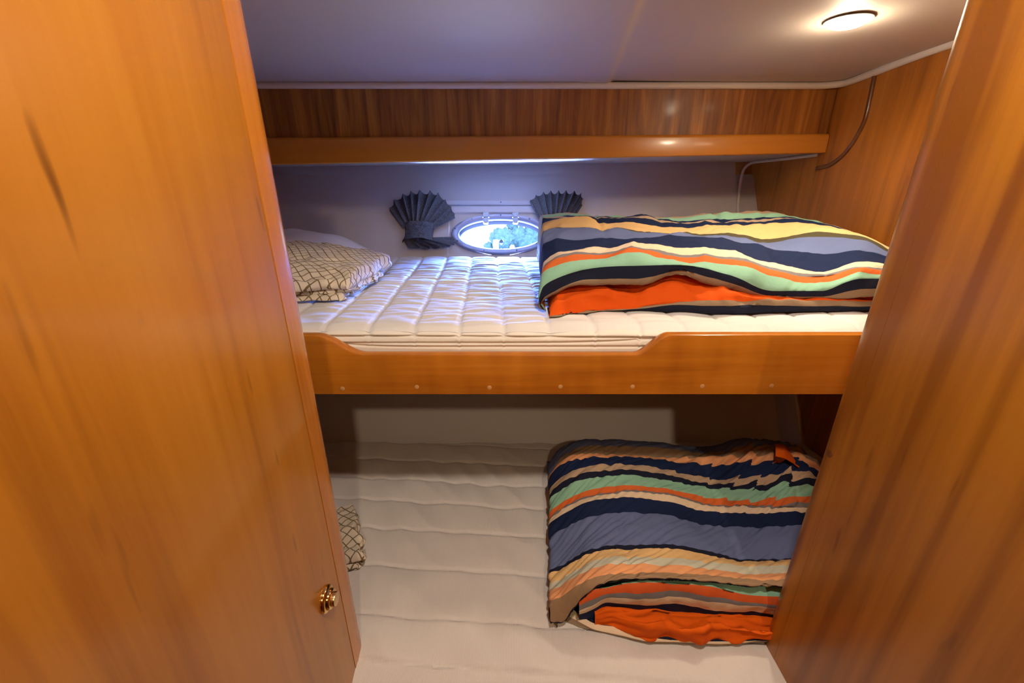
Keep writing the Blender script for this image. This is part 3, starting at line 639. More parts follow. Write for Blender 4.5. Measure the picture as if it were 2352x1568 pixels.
# ------------------------------------------------------------------ berths
ub = thing('upper_berth', (-0.15, 0.64, 1.07), 'upper bunk shelf with a cut-away cherry lee rail', 'bunk')
def rail():
    prof = []
    xs = np.concatenate([[XL + 0.002], np.linspace(-0.335, -0.225, 18), np.linspace(-0.2, 0.18, 12), np.linspace(0.195, 0.262, 16), np.linspace(0.3, XR - 0.002, 8)])
    for x in xs:
        if x < -0.225:
            t = min(max((x + 0.312) / 0.075, 0), 1); z = 1.187 - 0.033 * (t * t * (3 - 2 * t))
        elif x > 0.19:
            t = min(max((x - 0.198) / 0.052, 0), 1); z = 1.154 + 0.034 * (t * t * (3 - 2 * t))
        else: z = 1.154
        prof.append((x, z))
    sec = [(0.0,'b'),(0.0,'t-'),(0.0012,'t2'),(0.004,'t'),(0.014,'t'),(0.0175,'t2'),(0.018,'t-'),(0.018,'b')]
    bm = bmesh.new(); rows = []
    for x, z in prof:
        r = []
        for dy, k in sec:
            zz = {'b': 1.083, 't-': z - 0.004, 't2': z - 0.0012, 't': z}[k]
            r.append(bm.verts.new((x, 0.630 + dy, zz)))
        rows.append(r)
    for a, b in zip(rows, rows[1:]):
        for i in range(len(sec)):
            j = (i + 1) % len(sec)
            bm.faces.new((a[i], a[j], b[j], b[i]))
    bm.faces.new(rows[0]); bm.faces.new(rows[-1][::-1])
    return shade_auto(bmobj('lee_rail', bm, W_RAIL, ub), 40)
rl = rail()
for k, (x, z) in enumerate([(-0.280,1.0935),(-0.157,1.0965),(-0.037,1.0955),(0.080,1.0970),(0.199,1.0970),(0.314,1.0980),(0.428,1.0985)]):
    lathe('plug', [(0.0036,0.0),(0.0036,0.0004),(0.003,0.0006)], (x, 0.6302, z), (0, -1, 0), W_PLUG, rl, 16)
bm = bmesh.new()
secs = [(0.6485,1.086),(1.255,1.086),(1.275,1.112),(0.6485,1.112)]
a = [bm.verts.new((XL + 0.004, y, z)) for y, z in secs]; b = [bm.verts.new((XR - 0.004, y, z)) for y, z in secs]
bm.faces.new(a); bm.faces.new(b[::-1])
for i in range(4): bm.faces.new((a[i], b[i], b[(i+1) % 4], a[(i+1) % 4]))
bmobj('bunk_board', bm, BASEM, ub)

lb = thing('lower_berth', (-0.15, 0.4, 0.0), 'wooden base box under the lower bunk', 'bunk')
bm = bmesh.new()
secs = [(0.462,0.003),(0.60,0.003),(0.80,0.50),(0.875,0.60),(0.462,0.60)]
a = [bm.verts.new((XL + 0.004, y, z)) for y, z in secs]; b = [bm.verts.new((XR - 0.004, y, z)) for y, z in secs]
bm.faces.new(a); bm.faces.new(b[::-1])
for i in range(5): bm.faces.new((a[i], b[i], b[(i+1) % 5], a[(i+1) % 5]))
bmobj('base_box', bm, W_BULK, lb)

# ------------------------------------------------------------------ upper mattress
def upper_top(x, y):
    s = (y - 0.658) / (1.322 - 0.658)
    xe = x + 0.055 * (y - 0.67) + 0.004 * nz(x * 3, y * 5, 2.0)
    t = ((xe + 0.160) / 0.0735) % 1.0
    dd = min(t, 1 - t) * 0.0735
    seam = math.exp(-(dd / 0.0026) ** 2)
    back = min(max((y - 0.80) / 0.35, 0), 1)
    wr_ = (1.0 - 1.8 * abs(nz(x * 7 + 3, y * (40 + 14 * back), 1.0))) * (0.55 + 0.45 * back) + 0.5 * nz(x * 22, y * 75, 4.0) + 0.4 * nz(x * 30 + y * 20, y * 24, 14.0)
    z = ZU - 0.001 + 0.0027 * math.sin(PI * t) ** 0.6 - 0.0022 * seam + 0.0030 * wr_ * (1 - seam * 0.5) + 0.0035 * nz(x * 3.1, y * 4.0, 9.0)
    if y > 1.29: z -= 0.012 * ((y - 1.29) / 0.032) ** 2
    e = max(0.0, 1 - s / 0.035)
    return z - 0.008 * e * e
SEAMS = [0.418, 0.487, 0.579, 0.666, 0.744, 0.815, 0.890, 0.965]
def lower_top(x, y):
    ye = y + 0.075 * (x + 0.15) + 0.003 * nz(x * 6, y * 3, 5.0)
    k = max(0, min(len(SEAMS) - 2, sum(1 for q in SEAMS if q <= ye) - 1))
    t = min(max((ye - SEAMS[k]) / (SEAMS[k+1] - SEAMS[k]), 0), 1)
    dd = min(abs(ye - q) for q in SEAMS)
    seam = math.exp(-(dd / 0.0024) ** 2)
    wr_ = (1.0 - 2.0 * abs(nz(x * 15 + y * 8, y * 6, 1.0))) + 0.7 * nz(x * 9 + 2 - y * 4, y * 14, 7.0)
    z = ZL + 0.0045 * math.sin(PI * t) ** 0.4 - 0.0025 * seam + 0.0046 * wr_ + 0.004 * nz(x * 2.3, y * 3.3, 3.0)
    if ye < SEAMS[0]:
        z = ZL - 0.001 + 0.002 * nz(x * 20, y * 6, 2.0) - 0.016 * ((SEAMS[0] - ye) / 0.046) ** 2
    return z
mu = thing('mattress', (-0.15, 0.99, 1.112), 'white quilted mattress on the upper bunk behind the lee rail', 'mattress')
ZU = 1.190
nx, ny = 440, 230
P = np.zeros((nx, ny, 3))
x0, x1 = XL + 0.006, XR - 0.012
for i in range(nx):
    x = x0 + (x1 - x0) * i / (nx - 1)
    for j in range(ny):
        s = j / (ny - 1)
        y = 0.658 + (1.322 - 0.658) * s
        P[i, j] = (x, y, upper_top(x, y))
gridobj('quilted_top', P, WHITE, mu)
# smooth skirt with sagging horizontal folds, hanging from the quilt's front edge
edge = P[:, 0, :].copy()
ts = np.linspace(0, 1, 70)
S = np.zeros((nx, len(ts), 3))
for i in range(nx):
    x = edge[i, 0]
    f1 = 1.1760 - 0.0015 * math.sin(x * 4); f2 = 1.1655 + 0.010 * math.exp(-((x - 0.33) / 0.16) ** 2) + 0.005 * math.exp(-((x + 0.40) / 0.08) ** 2); f3 = 1.1590 + 0.012 * math.exp(-((x + 0.40) / 0.12) ** 2)
    for j, t in enumerate(ts):
        z = edge[i, 2] * (1 - t) + 1.116 * t
        y = edge[i, 1] - 0.0065 * math.sin(min(1, t / 0.10) * PI / 2)
        for fz, dp in ((f1, 0.0045), (f2, 0.0032), (f3, 0.003)):
            y += dp * math.exp(-((z - fz) / 0.0017) ** 2) - 0.35 * dp * math.exp(-((z - fz - 0.004) / 0.003) ** 2)
        y += 0.0010 * nz(x * 6, z * 90, 3.0) * min(1, t * 6)
        S[i, j] = (x, max(y, 0.6495), z)
gridobj('skirt', S, SKIRT, mu)
bm = bmesh.new()
secs = [(0.664,1.114),(1.262,1.114),(1.315,1.176),(0.664,1.176)]
a = [bm.verts.new((x0, y, z)) for y, z in secs]; b = [bm.verts.new((x1, y, z)) for y, z in secs]
bm.faces.new(a); bm.faces.new(b[::-1])
for i in range(4): bm.faces.new((a[i], b[i], b[(i+1) % 4], a[(i+1) % 4]))
bmobj('core', bm, SKIRT, mu)

# ------------------------------------------------------------------ lower mattress
ml = thing('mattress', (-0.15, 0.68, 0.60), 'white ribbed quilted mattress on the lower bunk', 'mattress')
ZL = 0.748
nx, ny = 420, 200
P = np.zeros((nx, ny, 3))
seams = [0.418, 0.487, 0.579, 0.666, 0.744, 0.815, 0.890, 0.965]
for i in range(nx):
    x = x0 + (x1 - x0) * i / (nx - 1)
    for j in range(ny):
        s = j / (ny - 1)
        y = 0.372 + (0.975 - 0.372) * s
        P[i, j] = (x, y, lower_top(x, y))
gridobj('quilted_top', P, WHITE_L, ml)
edge = P[:, 0, :].copy()
zs = np.linspace(0, 1, 24)
Q = np.zeros((nx, 24, 3))
for j, t in enumerate(zs):
    Q[:, j, 0] = edge[:, 0]
    Q[:, j, 1] = edge[:, 1] - 0.010 * math.sin(min(1, t * 3) * PI / 2)
    Q[:, j, 2] = edge[:, 2] * (1 - t) + 0.61 * t
gridobj('skirt', Q, SKIRT, ml, flip=True)
bm = bmesh.new()
secs = [(0.40,0.603),(0.885,0.603),(0.965,0.725),(0.40,0.725)]
a = [bm.verts.new((x0, y, z)) for y, z in secs]; b = [bm.verts.new((x1, y, z)) for y, z in secs]
bm.faces.new(a); bm.faces.new(b[::-1])
for i in range(4): bm.faces.new((a[i], b[i], b[(i+1) % 4], a[(i+1) % 4]))
bmobj('core', bm, SKIRT, ml)

# ------------------------------------------------------------------ comforters
def clamp_to(G, top):
    if top is None: return
    for i in range(G.shape[0]):
        for j in range(G.shape[1]):
            x, y, z = G[i, j]
            if z < 1.23 if top is upper_top else z < 0.79:
                G[i, j, 2] = max(z, max(top(x + a, y + c) for a in (-0.004, 0, 0.004) for c in (-0.003, 0, 0.003)) + 0.0012)

def sheet(name, ST, mat, parent, nu, nv, pos=None, amp=0.004, fu=10, fv=14, seams=(), pucker=0.0, seed=0.0, flip=False, skew=0.0, top=None, crease=0.0, vmin=0.0, jit=0.0):
    """stations (columns along x) of boundary points -> smooth sheet; v is stripe coordinate"""
    A = np.array(ST, float)
    ns, nb = A.shape[:2]
    L = np.linalg.norm(np.diff(A, axis=1), axis=2).mean(axis=0)
    sp = np.concatenate([[0], np.cumsum(np.maximum(L, 0.002))]); sp /= sp[-1]
    xp = A[:, :, 0].mean(axis=1)
    du = np.maximum(np.linalg.norm(np.diff(A.mean(axis=1), axis=0), axis=1), 0.006)
    up = np.concatenate([[0], np.cumsum(du)]); up /= up[-1]
    ui = np.linspace(0, 1, nu)
    # resolve every stripe: dense rows with the boundaries included
    vi = np.unique(np.concatenate([np.linspace(0, 1, nv), sp]))
    G = pchip(up, A, ui)
    G = np.stack([pchip(sp, G[k], vi) for k in range(nu)])
    nr = normals(G)
    if nr[nu // 2, len(vi) // 2] @ np.array([0, -1, 1]) < 0: nr = -nr
    D = np.zeros(G.shape[:2])
    for i in range(nu):
        for j in range(len(vi)):
            x, y, z = G[i, j]
            w = min(1.0, vi[j] / 0.05, (1 - vi[j]) / 0.03, ui[i] / 0.06 + 0.05)
            s = vi[j]
            a = amp * (fbm(x * fu + skew * s * 9, s * fv, seed, 3))
            a += crease * (0.5 - 1.9 * abs(nz(x * 11 + s * 7, s * 6 - x * 4, seed + 21)))
            if pucker:
                right = min(max((ui[i] - 0.42) / 0.35, 0), 1)
                r = 1 - abs(nz(x * 34 + s * 30, s * 7 - x * 5, seed + 3)) * 2.4
                a += pucker * (0.25 + right) * r * max(0.0, 1 - abs(s - 0.33) / 0.28)
                r2 = 1 - abs(nz(x * 60 + s * 44, s * 9, seed + 8)) * 2.2
                a += pucker * 0.35 * r2
            for sx, sd, fade in seams:
                k = sd * (1 - min(1.0, s / fade)) if fade else sd
                xx = x - sx - 0.010 * nz(s * 4, sx * 9, 1.0) - 0.03 * (0.3 - s)
                a -= k * (math.exp(-(xx / 0.006) ** 2) + 0.4 * math.exp(-(xx / 0.028) ** 2))
            if vmin: w *= min(1, max(0, (s - vmin) / 0.15))
            D[i, j] = a * w
    G = G + nr * D[:, :, None]
    clamp_to(G, top)
    U, V = np.meshgrid(ui, vi, indexing='ij')
    if jit:                                           # gathered stitching swallows a little cloth: stripes step at the puckers
        V = V.copy()
        for i in range(nu):
            for j in range(1, len(vi) - 1):
                x = G[i, j, 0]; s = vi[j]
                right = min(max((ui[i] - 0.45) / 0.3, 0), 1); m_ = min(1.0, max(0.0, 1.5 * (1 - abs(s - 0.33) / 0.26)))
                q = x * 17 + s * 8 + 0.5 * nz(x * 9, s * 9, 2.0)
                V[i, j] += jit * right * m_ * ((q % 1.0) - 0.5 + 0.5 * nz(x * 40, s * 20, 6.0))
    ob = gridobj(name, G, mat, parent, np.stack([U, V], axis=2), flip)
    return ob, sp

def ramp_from(ST, cols):
    A = np.array(ST, float)
    L = np.linalg.norm(np.diff(A, axis=1), axis=2).mean(axis=0)
    sp = np.concatenate([[0], np.cumsum(np.maximum(L, 0.002))]); sp /= sp[-1]
    return [(0.0, cols[0])] + [(float(sp[k]), c) for k, c in cols[1]]

cu = thing('comforter', (0.42, 0.95, 1.194), 'striped comforter folded flat on the upper bunk, orange lining showing in front', 'comforter')
seq = [(2, MINT), (3, NAVY), (4, TAN), (5, NAVY), (6, GOLD), (7, OLIVE), (8, BGREY), (9, NAVY), (10, CREAM), (11, GREY), (12, ORNG), (13, MINT), (14, DNAVY), (15, TAUPE), (16, BROWN_SHADE)]
m = stripes('upper_stripes', ramp_from(UPPER_COVER, (TAN, seq)))
sheet('cover', UPPER_COVER, m, cu, 230, 150, top=upper_top, amp=0.006, fu=7, fv=9, seams=((0.195, 0.011, 0.75), (0.345, 0.008, 0.6), (0.49, 0.007, 0.6)), seed=2.0, pucker=0.0030, crease=0.006)
m = stripes('upper_fold_stripes', ramp_from(UPPER_FOLD, (DNAVY, [(2, TAUPE), (3, (0.66,0.085,0.003))])))
lin, _ = sheet('lining', UPPER_FOLD, m, cu, 200, 60, top=upper_top, amp=0.009, fu=16, fv=4.5, seed=5.0, crease=0.012, vmin=0.22)
tag(lin, 'bright orange lining turned out at the fold')

cl = thing('comforter', (0.42, 0.66, 0.752), 'striped comforter rolled up on the lower bunk beside the right partition', 'comforter')
seq = [(2, TAUPE), (3, PEACH), (4, NAVY), (5, TAN), (6, DNAVY), (7, MINT), (8, ORNG), (9, GREY), (10, CREAM), (11, NAVY), (12, BGREY), (13, DNAVY), (14, GOLD), (15, PALE), (16, PEACH), (17, BROWN_SHADE), (18, DNAVY)]  # brown band at the flap edge is painted shade, not a cloth stripe
m = stripes('lower_stripes', ramp_from(LOWER_COVER, (BGREY, seq)))
sheet('cover', LOWER_COVER, m, cl, 240, 170, top=lower_top, amp=0.004, fu=8, fv=7, seams=((0.200, 0.0025, 0), (0.40, 0.0015, 0), (0.56, 0.002, 0)), seed=7.0, jit=0.024, pucker=0.0085)
m = stripes('lower_inner_stripes', ramp_from(LOWER_INNER, (MINT, [(2, (0.60,0.10,0.022)), (3, GREY), (4, CREAM), (5, NAVY)])))  # navy band here is dark shade painted into the inner fold
sheet('inner_fold', LOWER_INNER, m, cl, 200, 60, top=lower_top, amp=0.004, fu=18, fv=3, seed=9.0)
lin, _ = sheet('lining', LOWER_LINING, ORANGE, cl, 180, 40, top=lower_top, amp=0.007, fu=20, fv=2.5, seed=4.0, crease=0.005)
tag(lin, 'orange lining bulging from the inside of the roll')
fl, _ = sheet('lining_corner', LOWER_FLAP, ORANGE, cl, 40, 24, amp=0.002, fu=16, fv=3, seed=3.0)
tag(fl, 'orange lining corner turned over at the back right')
m = stripes('lower_base_stripes', ramp_from(LOWER_BASE, (TAUPE, [(1, CREAM), (2, DNAVY)])))
sheet('bottom_layer', LOWER_BASE, m, cl, 160, 20, top=lower_top, amp=0.002, fu=14, fv=2, seed=6.0)

# ------------------------------------------------------------------ pillows
def cushion(name, c, sx, sy, sz, rot, mat, parent, wr=0.004, seed=0.0, tilt=0.0):
    n, mm = 60, 60
    P = np.zeros((2, n, mm, 3))
    R = Matrix.Rotation(rot, 3, 'Z') @ Matrix.Rotation(tilt, 3, 'Y')
    vs, fs = [], []
    for side in (1, -1):
        b = len(vs)
        for i in range(n):
            for j in range(mm):
                u = -1 + 2 * i / (n - 1); w = -1 + 2 * j / (mm - 1)
                k = max(0.0, (1 - abs(u) ** 3.0)) ** 0.55 * max(0.0, (1 - abs(w) ** 3.0)) ** 0.55
                pin = 1 - 0.05 * (1 - abs(u)) * abs(w) ** 4
                x = u * sx / 2 * (1 - 0.05 * (1 - w * w)); y = w * sy / 2 * (1 - 0.05 * (1 - u * u))
                z = -0.030 * (1 - k) + side * sz / 2 * k + wr * k * fbm(u * 2.5, w * 2.5, seed + side)
                w3 = Vector(c) + R @ Vector((x, y, z))
                w3.z = max(w3.z, 1.2025 if w3.y < 1.25 else 1.2025)
                vs.append(tuple(w3))
        f = grid_faces(n, mm)
        f = [tuple(b + q for q in g) for g in f]
        fs += f if side == 1 else [g[::-1] for g in f]
    ob = obj(name, vs, fs, mat, parent)
    return ob

pw = cushion('pillow', (-0.640, 1.135, 1.238), 0.44, 0.36, 0.095, 0.10, PILLOWM, None, 0.006, 3.0)
tag(pw, 'plain white pillow behind the check pillow at the left of the upper bunk', 'pillow')

def folded(name, org, ang, L, D, h_front, h_back, parent, seed, mat, fr=0.05, ztop=0.0, shear=0.0, taper=0.0, top=None):
    """one folded layer of check cloth: origin at its front right corner, running left along -p and back along q"""
    ca, sa = math.cos(ang), math.sin(ang)
    nu, nv = 110, 90
    P = np.zeros((nu, nv, 3)); UV = np.zeros((nu, nv, 2))
    for i in range(nu):
        u = i / (nu - 1)
        for j in range(nv):
            v_ = j / (nv - 1)
            # v: front underside -> front edge -> top -> back
            if v_ < 0.14:
                k = v_ / 0.14
                q = 0.03 * (1 - k) ** 1.5; zz = h_front * (0.0 + 0.5 * k ** 2)
            else:
                k = (v_ - 0.14) / 0.86
                q = D * k ** 1.25
                zz = h_front * (0.5 + 0.5 * min(1, (k / 0.06)) ** 0.6) + (h_back - h_front) * (math.sin(min(1, k * 1.15) * PI / 2) ** 1.2)
            r = min(1.0, u / 0.05)
            p = -L * u + 0.010 * nz(v_ * 9, seed, 0.5) * (1 - u) + 0.012 * (1 - r) ** 2 * -1
            edge = 1 - (1 - r) ** 2.2
            zz = zz * (0.62 + 0.38 * edge) if u < 0.05 else zz
            q += 0.008 * nz(u * 5, seed, 1.5)
            a = 0.006 * fbm(u * 6 + seed, v_ * 5, seed, 3) + 0.004 * nz(u * 16 - v_ * 8, v_ * 6, seed)
            zz = max(0.0005, zz + a * min(1, zz / 0.012))
            p += shear * q; zz *= 1 - taper * (1 - min(1, u / 0.55)) ** 1.5 * min(1, q / 0.12)
            x = org[0] + ca * p - sa * q; y = org[1] + sa * p + ca * q
            P[i, j] = (x, y, org[2] + zz + ztop)
            a_, b_ = p + 0.012 * nz(u * 4, v_ * 4, seed), q * 1.05 + (0 if v_ > 0.14 else -0.02 * (1 - v_ / 0.14))
            UV[i, j] = (a_ * 0.85 + b_ * 0.52, -a_ * 0.52 + b_ * 0.85)
    # right side closing wall
    Q = np.zeros((8, nv, 3)); W = np.zeros((8, nv, 2))
    for k in range(8):
        t = k / 7
        Q[k] = P[0]; Q[k, :, 2] = P[0, :, 2] * (1 - t) + (org[2] + ztop + 0.0004) * t
        bul = 0.006 * math.sin(PI * t)
        Q[k, :, 0] += bul * ca - 0.004 * t; Q[k, :, 1] += bul * sa
        for j in range(nv): W[k, j] = (UV[0, j, 0] + 0.03 * t, UV[0, j, 1])
    P = np.concatenate([Q[::-1], P[1:]]); clamp_to(P, top); UV = np.concatenate([W[::-1], UV[1:]])
    return gridobj(name, P, mat, parent, UV, flip=False)

pc = thing('pillow', (-0.45, 0.90, 1.196), 'check pillow with a folded-over case at the left of the upper bunk', 'pillow', 'brown check pillows')
folded('bottom_fold', (-0.322, 0.800, 1.195), 0.20, 0.34, 0.15, 0.011, 0.012, pc, 1.0, CHECK, top=upper_top, shear=0.35)
folded('middle_fold', (-0.305, 0.812, 1.195), 0.22, 0.34, 0.15, 0.012, 0.014, pc, 4.0, CHECK, top=upper_top, ztop=0.010, shear=0.35)
folded('top_fold', (-0.300, 0.800, 1.195), 0.20, 0.36, 0.23, 0.020, 0.066, pc, 7.0, CHECK, top=upper_top, ztop=0.020, shear=0.26, taper=0.60)
pl = thing('pillow', (-0.40, 0.62, 0.754), 'check pillow corner peeking past the open door on the lower bunk', 'pillow', 'brown check pillows')
folded('bottom_fold', (-0.268, 0.578, 0.755), 0.42, 0.34, 0.12, 0.010, 0.012, pl, 2.0, CHECK, top=lower_top)
folded('top_fold', (-0.262, 0.588, 0.755), 0.42, 0.34, 0.13, 0.014, 0.030, pl, 5.0, CHECK, top=lower_top, ztop=0.010)

# ------------------------------------------------------------------ oval port
def ellipse_ring(name, rings, mat, parent, n=72):
    vs = []
    for a, b, dep in rings:
        for k in range(n):
            t = 2 * PI * k / n
            vs.append(tuple(hull_pt(a * math.cos(t), b * math.sin(t), dep)))
    return shade_auto(obj(name, vs, grid_faces(len(rings), n, True), mat, parent), 50)
w1 = thing('window_1', PC, 'oval opening port with a grey frame between the two curtains', 'window', kind='structure')
ellipse_ring('window_frame', [(0.157,0.0715,0.0005),(0.157,0.0715,0.009),(0.154,0.069,0.012),(0.142,0.060,0.012),(0.139,0.057,0.010),(0.134,0.0535,0.008),(0.132,0.052,0.002)], PORTFR, w1)
ellipse_ring('shaded_bore', [(0.132,0.052,0.002),(0.130,0.050,-0.004),(0.1295,0.0495,-0.016)], BORE_SHADE, w1)  # inner port ring painted near black so the bore stays in shade
vs = [tuple(hull_pt(0.1295 * math.cos(2*PI*k/72), 0.0495 * math.sin(2*PI*k/72), -0.014)) for k in range(72)]
obj('pane', vs, [tuple(range(72))], GLASS, w1, None, smooth=False)
for k, t in enumerate([90, 128, 52, 165, 15, 205, 335, 250, 290]):
    t = math.radians(t)
    c = hull_pt(0.1485 * math.cos(t), 0.0655 * math.sin(t), 0.0118)
    lathe('screw', [(0.0026,0.0),(0.0026,0.0008),(0.0015,0.0014)], c, EN, STEEL if k % 3 == 1 else DARKM, w1, 14)
for px in (-0.047, 0.047):
    bm = bmesh.new()
    for (p0, p1, q0, q1, d0, d1) in ((px-0.010, px+0.010, 0.052, 0.072, 0.012, 0.020), (px-0.008, px+0.008, 0.034, 0.054, 0.006, 0.018)):
        vv = [bm.verts.new(hull_pt(p, q, d_)) for d_ in (d0, d1) for p, q in ((p0,q0),(p1,q0),(p1,q1),(p0,q1))]
        for f in ((0,3,2,1),(4,5,6,7),(0,1,5,4),(1,2,6,5),(2,3,7,6),(3,0,4,7)): bm.faces.new([vv[i] for i in f])
    bmesh.ops.bevel(bm, geom=list(bm.edges), offset=0.002, segments=2, affect='EDGES')
    bmobj('hinge', bm, STEEL, w1)
lathe('latch_knob', [(0.003,-0.018),(0.003,-0.006),(0.0072,-0.006),(0.0072,-0.001),(0.006,0.001)], hull_pt(0.002, -0.022, 0.0), EN, DARKM, w1, 24)
for px, q in ((0.002, -0.046), (-0.105, -0.030)):
    lathe('dog', [(0.0016,0.0),(0.0016,0.008),(0.001,0.010)], hull_pt(px, q - 0.004, -0.012), E2, DARKM, w1, 10)

# curtain rail above the port
cr = thing('curtain_rail', hull_pt(-0.02, 0.11), 'white curtain rail strip above the oval port', 'curtain rail')
def hbox(name, p0, p1, q0, q1, d0, d1, mat, parent, bev=0.0015):
    bm = bmesh.new()
    vv = [bm.verts.new(hull_pt(p, q, d_)) for d_ in (d0, d1) for p, q in ((p0,q0),(p1,q0),(p1,q1),(p0,q1))]
    for f in ((0,3,2,1),(4,5,6,7),(0,1,5,4),(1,2,6,5),(2,3,7,6),(3,0,4,7)): bm.faces.new([vv[i] for i in f])
    bmesh.ops.bevel(bm, geom=list(bm.edges), offset=bev, segments=2, affect='EDGES')
    return bmobj(name, bm, mat, parent)
hbox('rail', -0.235, 0.215, 0.104, 0.119, 0.0, 0.014, RAILW, cr)
hbox('backing_board', -0.235, 0.215, 0.078, 0.103, 0.0, 0.008, RAILW, cr)
for px in (-0.20, 0.0, 0.18):
    lathe('screw', [(0.0022,0.0),(0.0022,0.0006),(0.0012,0.001)], hull_pt(px, 0.112, 0.0138), EN, DARKM, cr, 12)

# gathered curtains
def pl_interp(pts, n):
    A = np.array(pts, float)
    s = np.concatenate([[0], np.cumsum(np.linalg.norm(np.diff(A, axis=0), axis=1))]); s /= s[-1]
    return pchip(s, A, np.linspace(0, 1, n))

def pleats(name, B, T, npl, d0, d1, a0, a1, parent, seed):
    nu, nv = 150, 30
    Bc, Tc = pl_interp(B, nu), pl_interp(T, nu)
    P = np.zeros((nu, nv, 3))
    for i in range(nu):
        u = i / (nu - 1)
        ph = u * npl * 2 * PI + 1.2 * nz(u * 6, seed)
        for j in range(nv):
            t = j / (nv - 1)
            p, q = Bc[i] * (1 - t) + Tc[i] * t
            d_ = d0 + (d1 - d0) * math.sin(t * PI * 0.5) + (a0 + (a1 - a0) * t) * math.sin(ph) + 0.002 * nz(u * 12, t * 4, seed)
            d_ *= 0.55 + 0.45 * math.sin(PI * min(max(u, 0.06), 0.94))
            sw = 0.0025 * math.cos(ph) * t
            P[i, j] = hull_pt(p + sw, q, max(0.0165, d_))
    return gridobj(name, P, CURTAIN, parent, flip=True)

def band(name, c, w, h, dep, parent, seed, n=40, m=24):
    P = np.zeros((n, m, 3))
    for i in range(n):
        t = PI * i / (n - 1)
        for j in range(m):
            v_ = -1 + 2 * j / (m - 1)
            k = 1 - 0.12 * (1 - v_ * v_)
            p = c[0] - w * math.cos(t) * k; q = c[1] + v_ * h + 0.003 * nz(t * 2, v_ * 2, seed)
            d_ = 0.002 + dep * math.sin(t) ** 0.7 * k + 0.002 * nz(t * 3, v_ * 3, seed)
            P[i, j] = hull_pt(p, q, max(0.001, d_))
    return gridobj(name, P, CURTAIN, parent)

def hub(px, py):                                    # metres in port coordinates of the tie
    return px, py
c1 = thing('curtain', hull_pt(-0.258, 0.0), 'charcoal curtain tied in a fan on the left of the oval port', 'curtain', 'curtains at the oval port')
ox, oy = -0.258, 0.006
f = lambda L_: [(ox + a, oy + b) for a, b in L_]
pleats('fan', f([(-0.050,0.010),(-0.02,0.024),(0.015,0.024),(0.046,0.006)]), f([(-0.098,0.070),(-0.086,0.098),(-0.060,0.120),(-0.011,0.133),(0.045,0.130),(0.083,0.102),(0.104,0.074),(0.116,0.044)]), 9.5, 0.022, 0.030, 0.003, 0.011, c1, 1.0)
band('tieback', (ox, oy - 0.006), 0.050, 0.030, 0.032, c1, 2.0)
pleats('tail', f([(-0.046,-0.030),(0.0,-0.034),(0.046,-0.024)]), f([(-0.030,-0.062),(0.03,-0.064),(0.085,-0.060),(0.116,-0.050),(0.112,-0.022)]), 5.5, 0.020, 0.020, 0.003, 0.008, c1, 3.0)
c2 = thing('curtain', hull_pt(0.176, 0.0), 'charcoal curtain tied in a fan right of the port, half hidden by the comforter', 'curtain', 'curtains at the oval port')
ox, oy = 0.178, 0.020
pleats('fan', f([(-0.046,0.006),(-0.015,0.024),(0.02,0.024),(0.050,0.010)]), f([(-0.088,0.090),(-0.060,0.112),(-0.02,0.120),(0.04,0.120),(0.083,0.112),(0.084,0.085),(0.072,0.066)]), 9.5, 0.022, 0.028, 0.003, 0.010, c2, 5.0)
band('tieback', (ox, oy - 0.006), 0.050, 0.030, 0.032, c2, 6.0)
pleats('tail', f([(-0.046,-0.024),(0.0,-0.034),(0.046,-0.030)]), f([(-0.07,-0.060),(0.0,-0.072),(0.06,-0.066)]), 5.5, 0.020, 0.020, 0.003, 0.008, c2, 7.0)

# ------------------------------------------------------------------ what the port shows outside
o = box('ground', -4, 4, 2.9, 9.0, -0.04, 0.0, POSTM)
tag(o, 'pale dock surface outside, beyond the oval port', 'ground', kind='structure')
def shrub():
    bm = bmesh.new()
    rnd = random.Random(3)
    for k in range(46):
        c = Vector((0.06 + rnd.uniform(-0.34, 0.34), 5.0 + rnd.uniform(-0.2, 0.2), rnd.uniform(0.09, 0.98)))
        if c.x < -0.05: c.z = min(c.z, 0.78)
        r = rnd.uniform(0.05, 0.11)
        t = bmesh.ops.create_icosphere(bm, subdivisions=3, radius=r, matrix=Matrix.Translation(c))
        for v_ in t['verts']:
            dv = (v_.co - c)
            v_.co = c + dv * (1 + 0.55 * nz(v_.co.x * 38, v_.co.y * 38, v_.co.z * 38))
    return bmobj('bush', bm, LEAF, None, smooth=True)
o = shrub()
tag(o, 'pale leafy bush outside, seen through the oval port', 'bush')
o = box('dock_post', -0.20, -0.14, 4.55, 4.61, 0.0, 0.80, POSTM, None, bev=0.006)
tag(o, 'white post outside, in front of the bush in the oval port', 'post')

# ------------------------------------------------------------------ lamps
def downlight(loc, label, power):
    t = thing('ceiling_light', loc, label, 'ceiling light', 'recessed ceiling lights over the bunks')
    lathe('trim_ring', [(0.033,0.0),(0.033,-0.0008),(0.031,-0.0016),(0.0285,-0.0012)], loc, (0, 0, 1), PIPING, t, 40)
    lathe('lens', [(0.0282,-0.0005),(0.0275,-0.0045),(0.019,-0.0085),(0.004,-0.010)], loc, (0, 0, 1), LENS, t, 36)
    return t
downlight((0.527, 0.805, 1.6485), 'round lit downlight in the headliner above the striped comforter', 1)
downlight((0.690, 0.700, 1.6495), 'lit downlight almost hidden by the top of the right partition', 1)

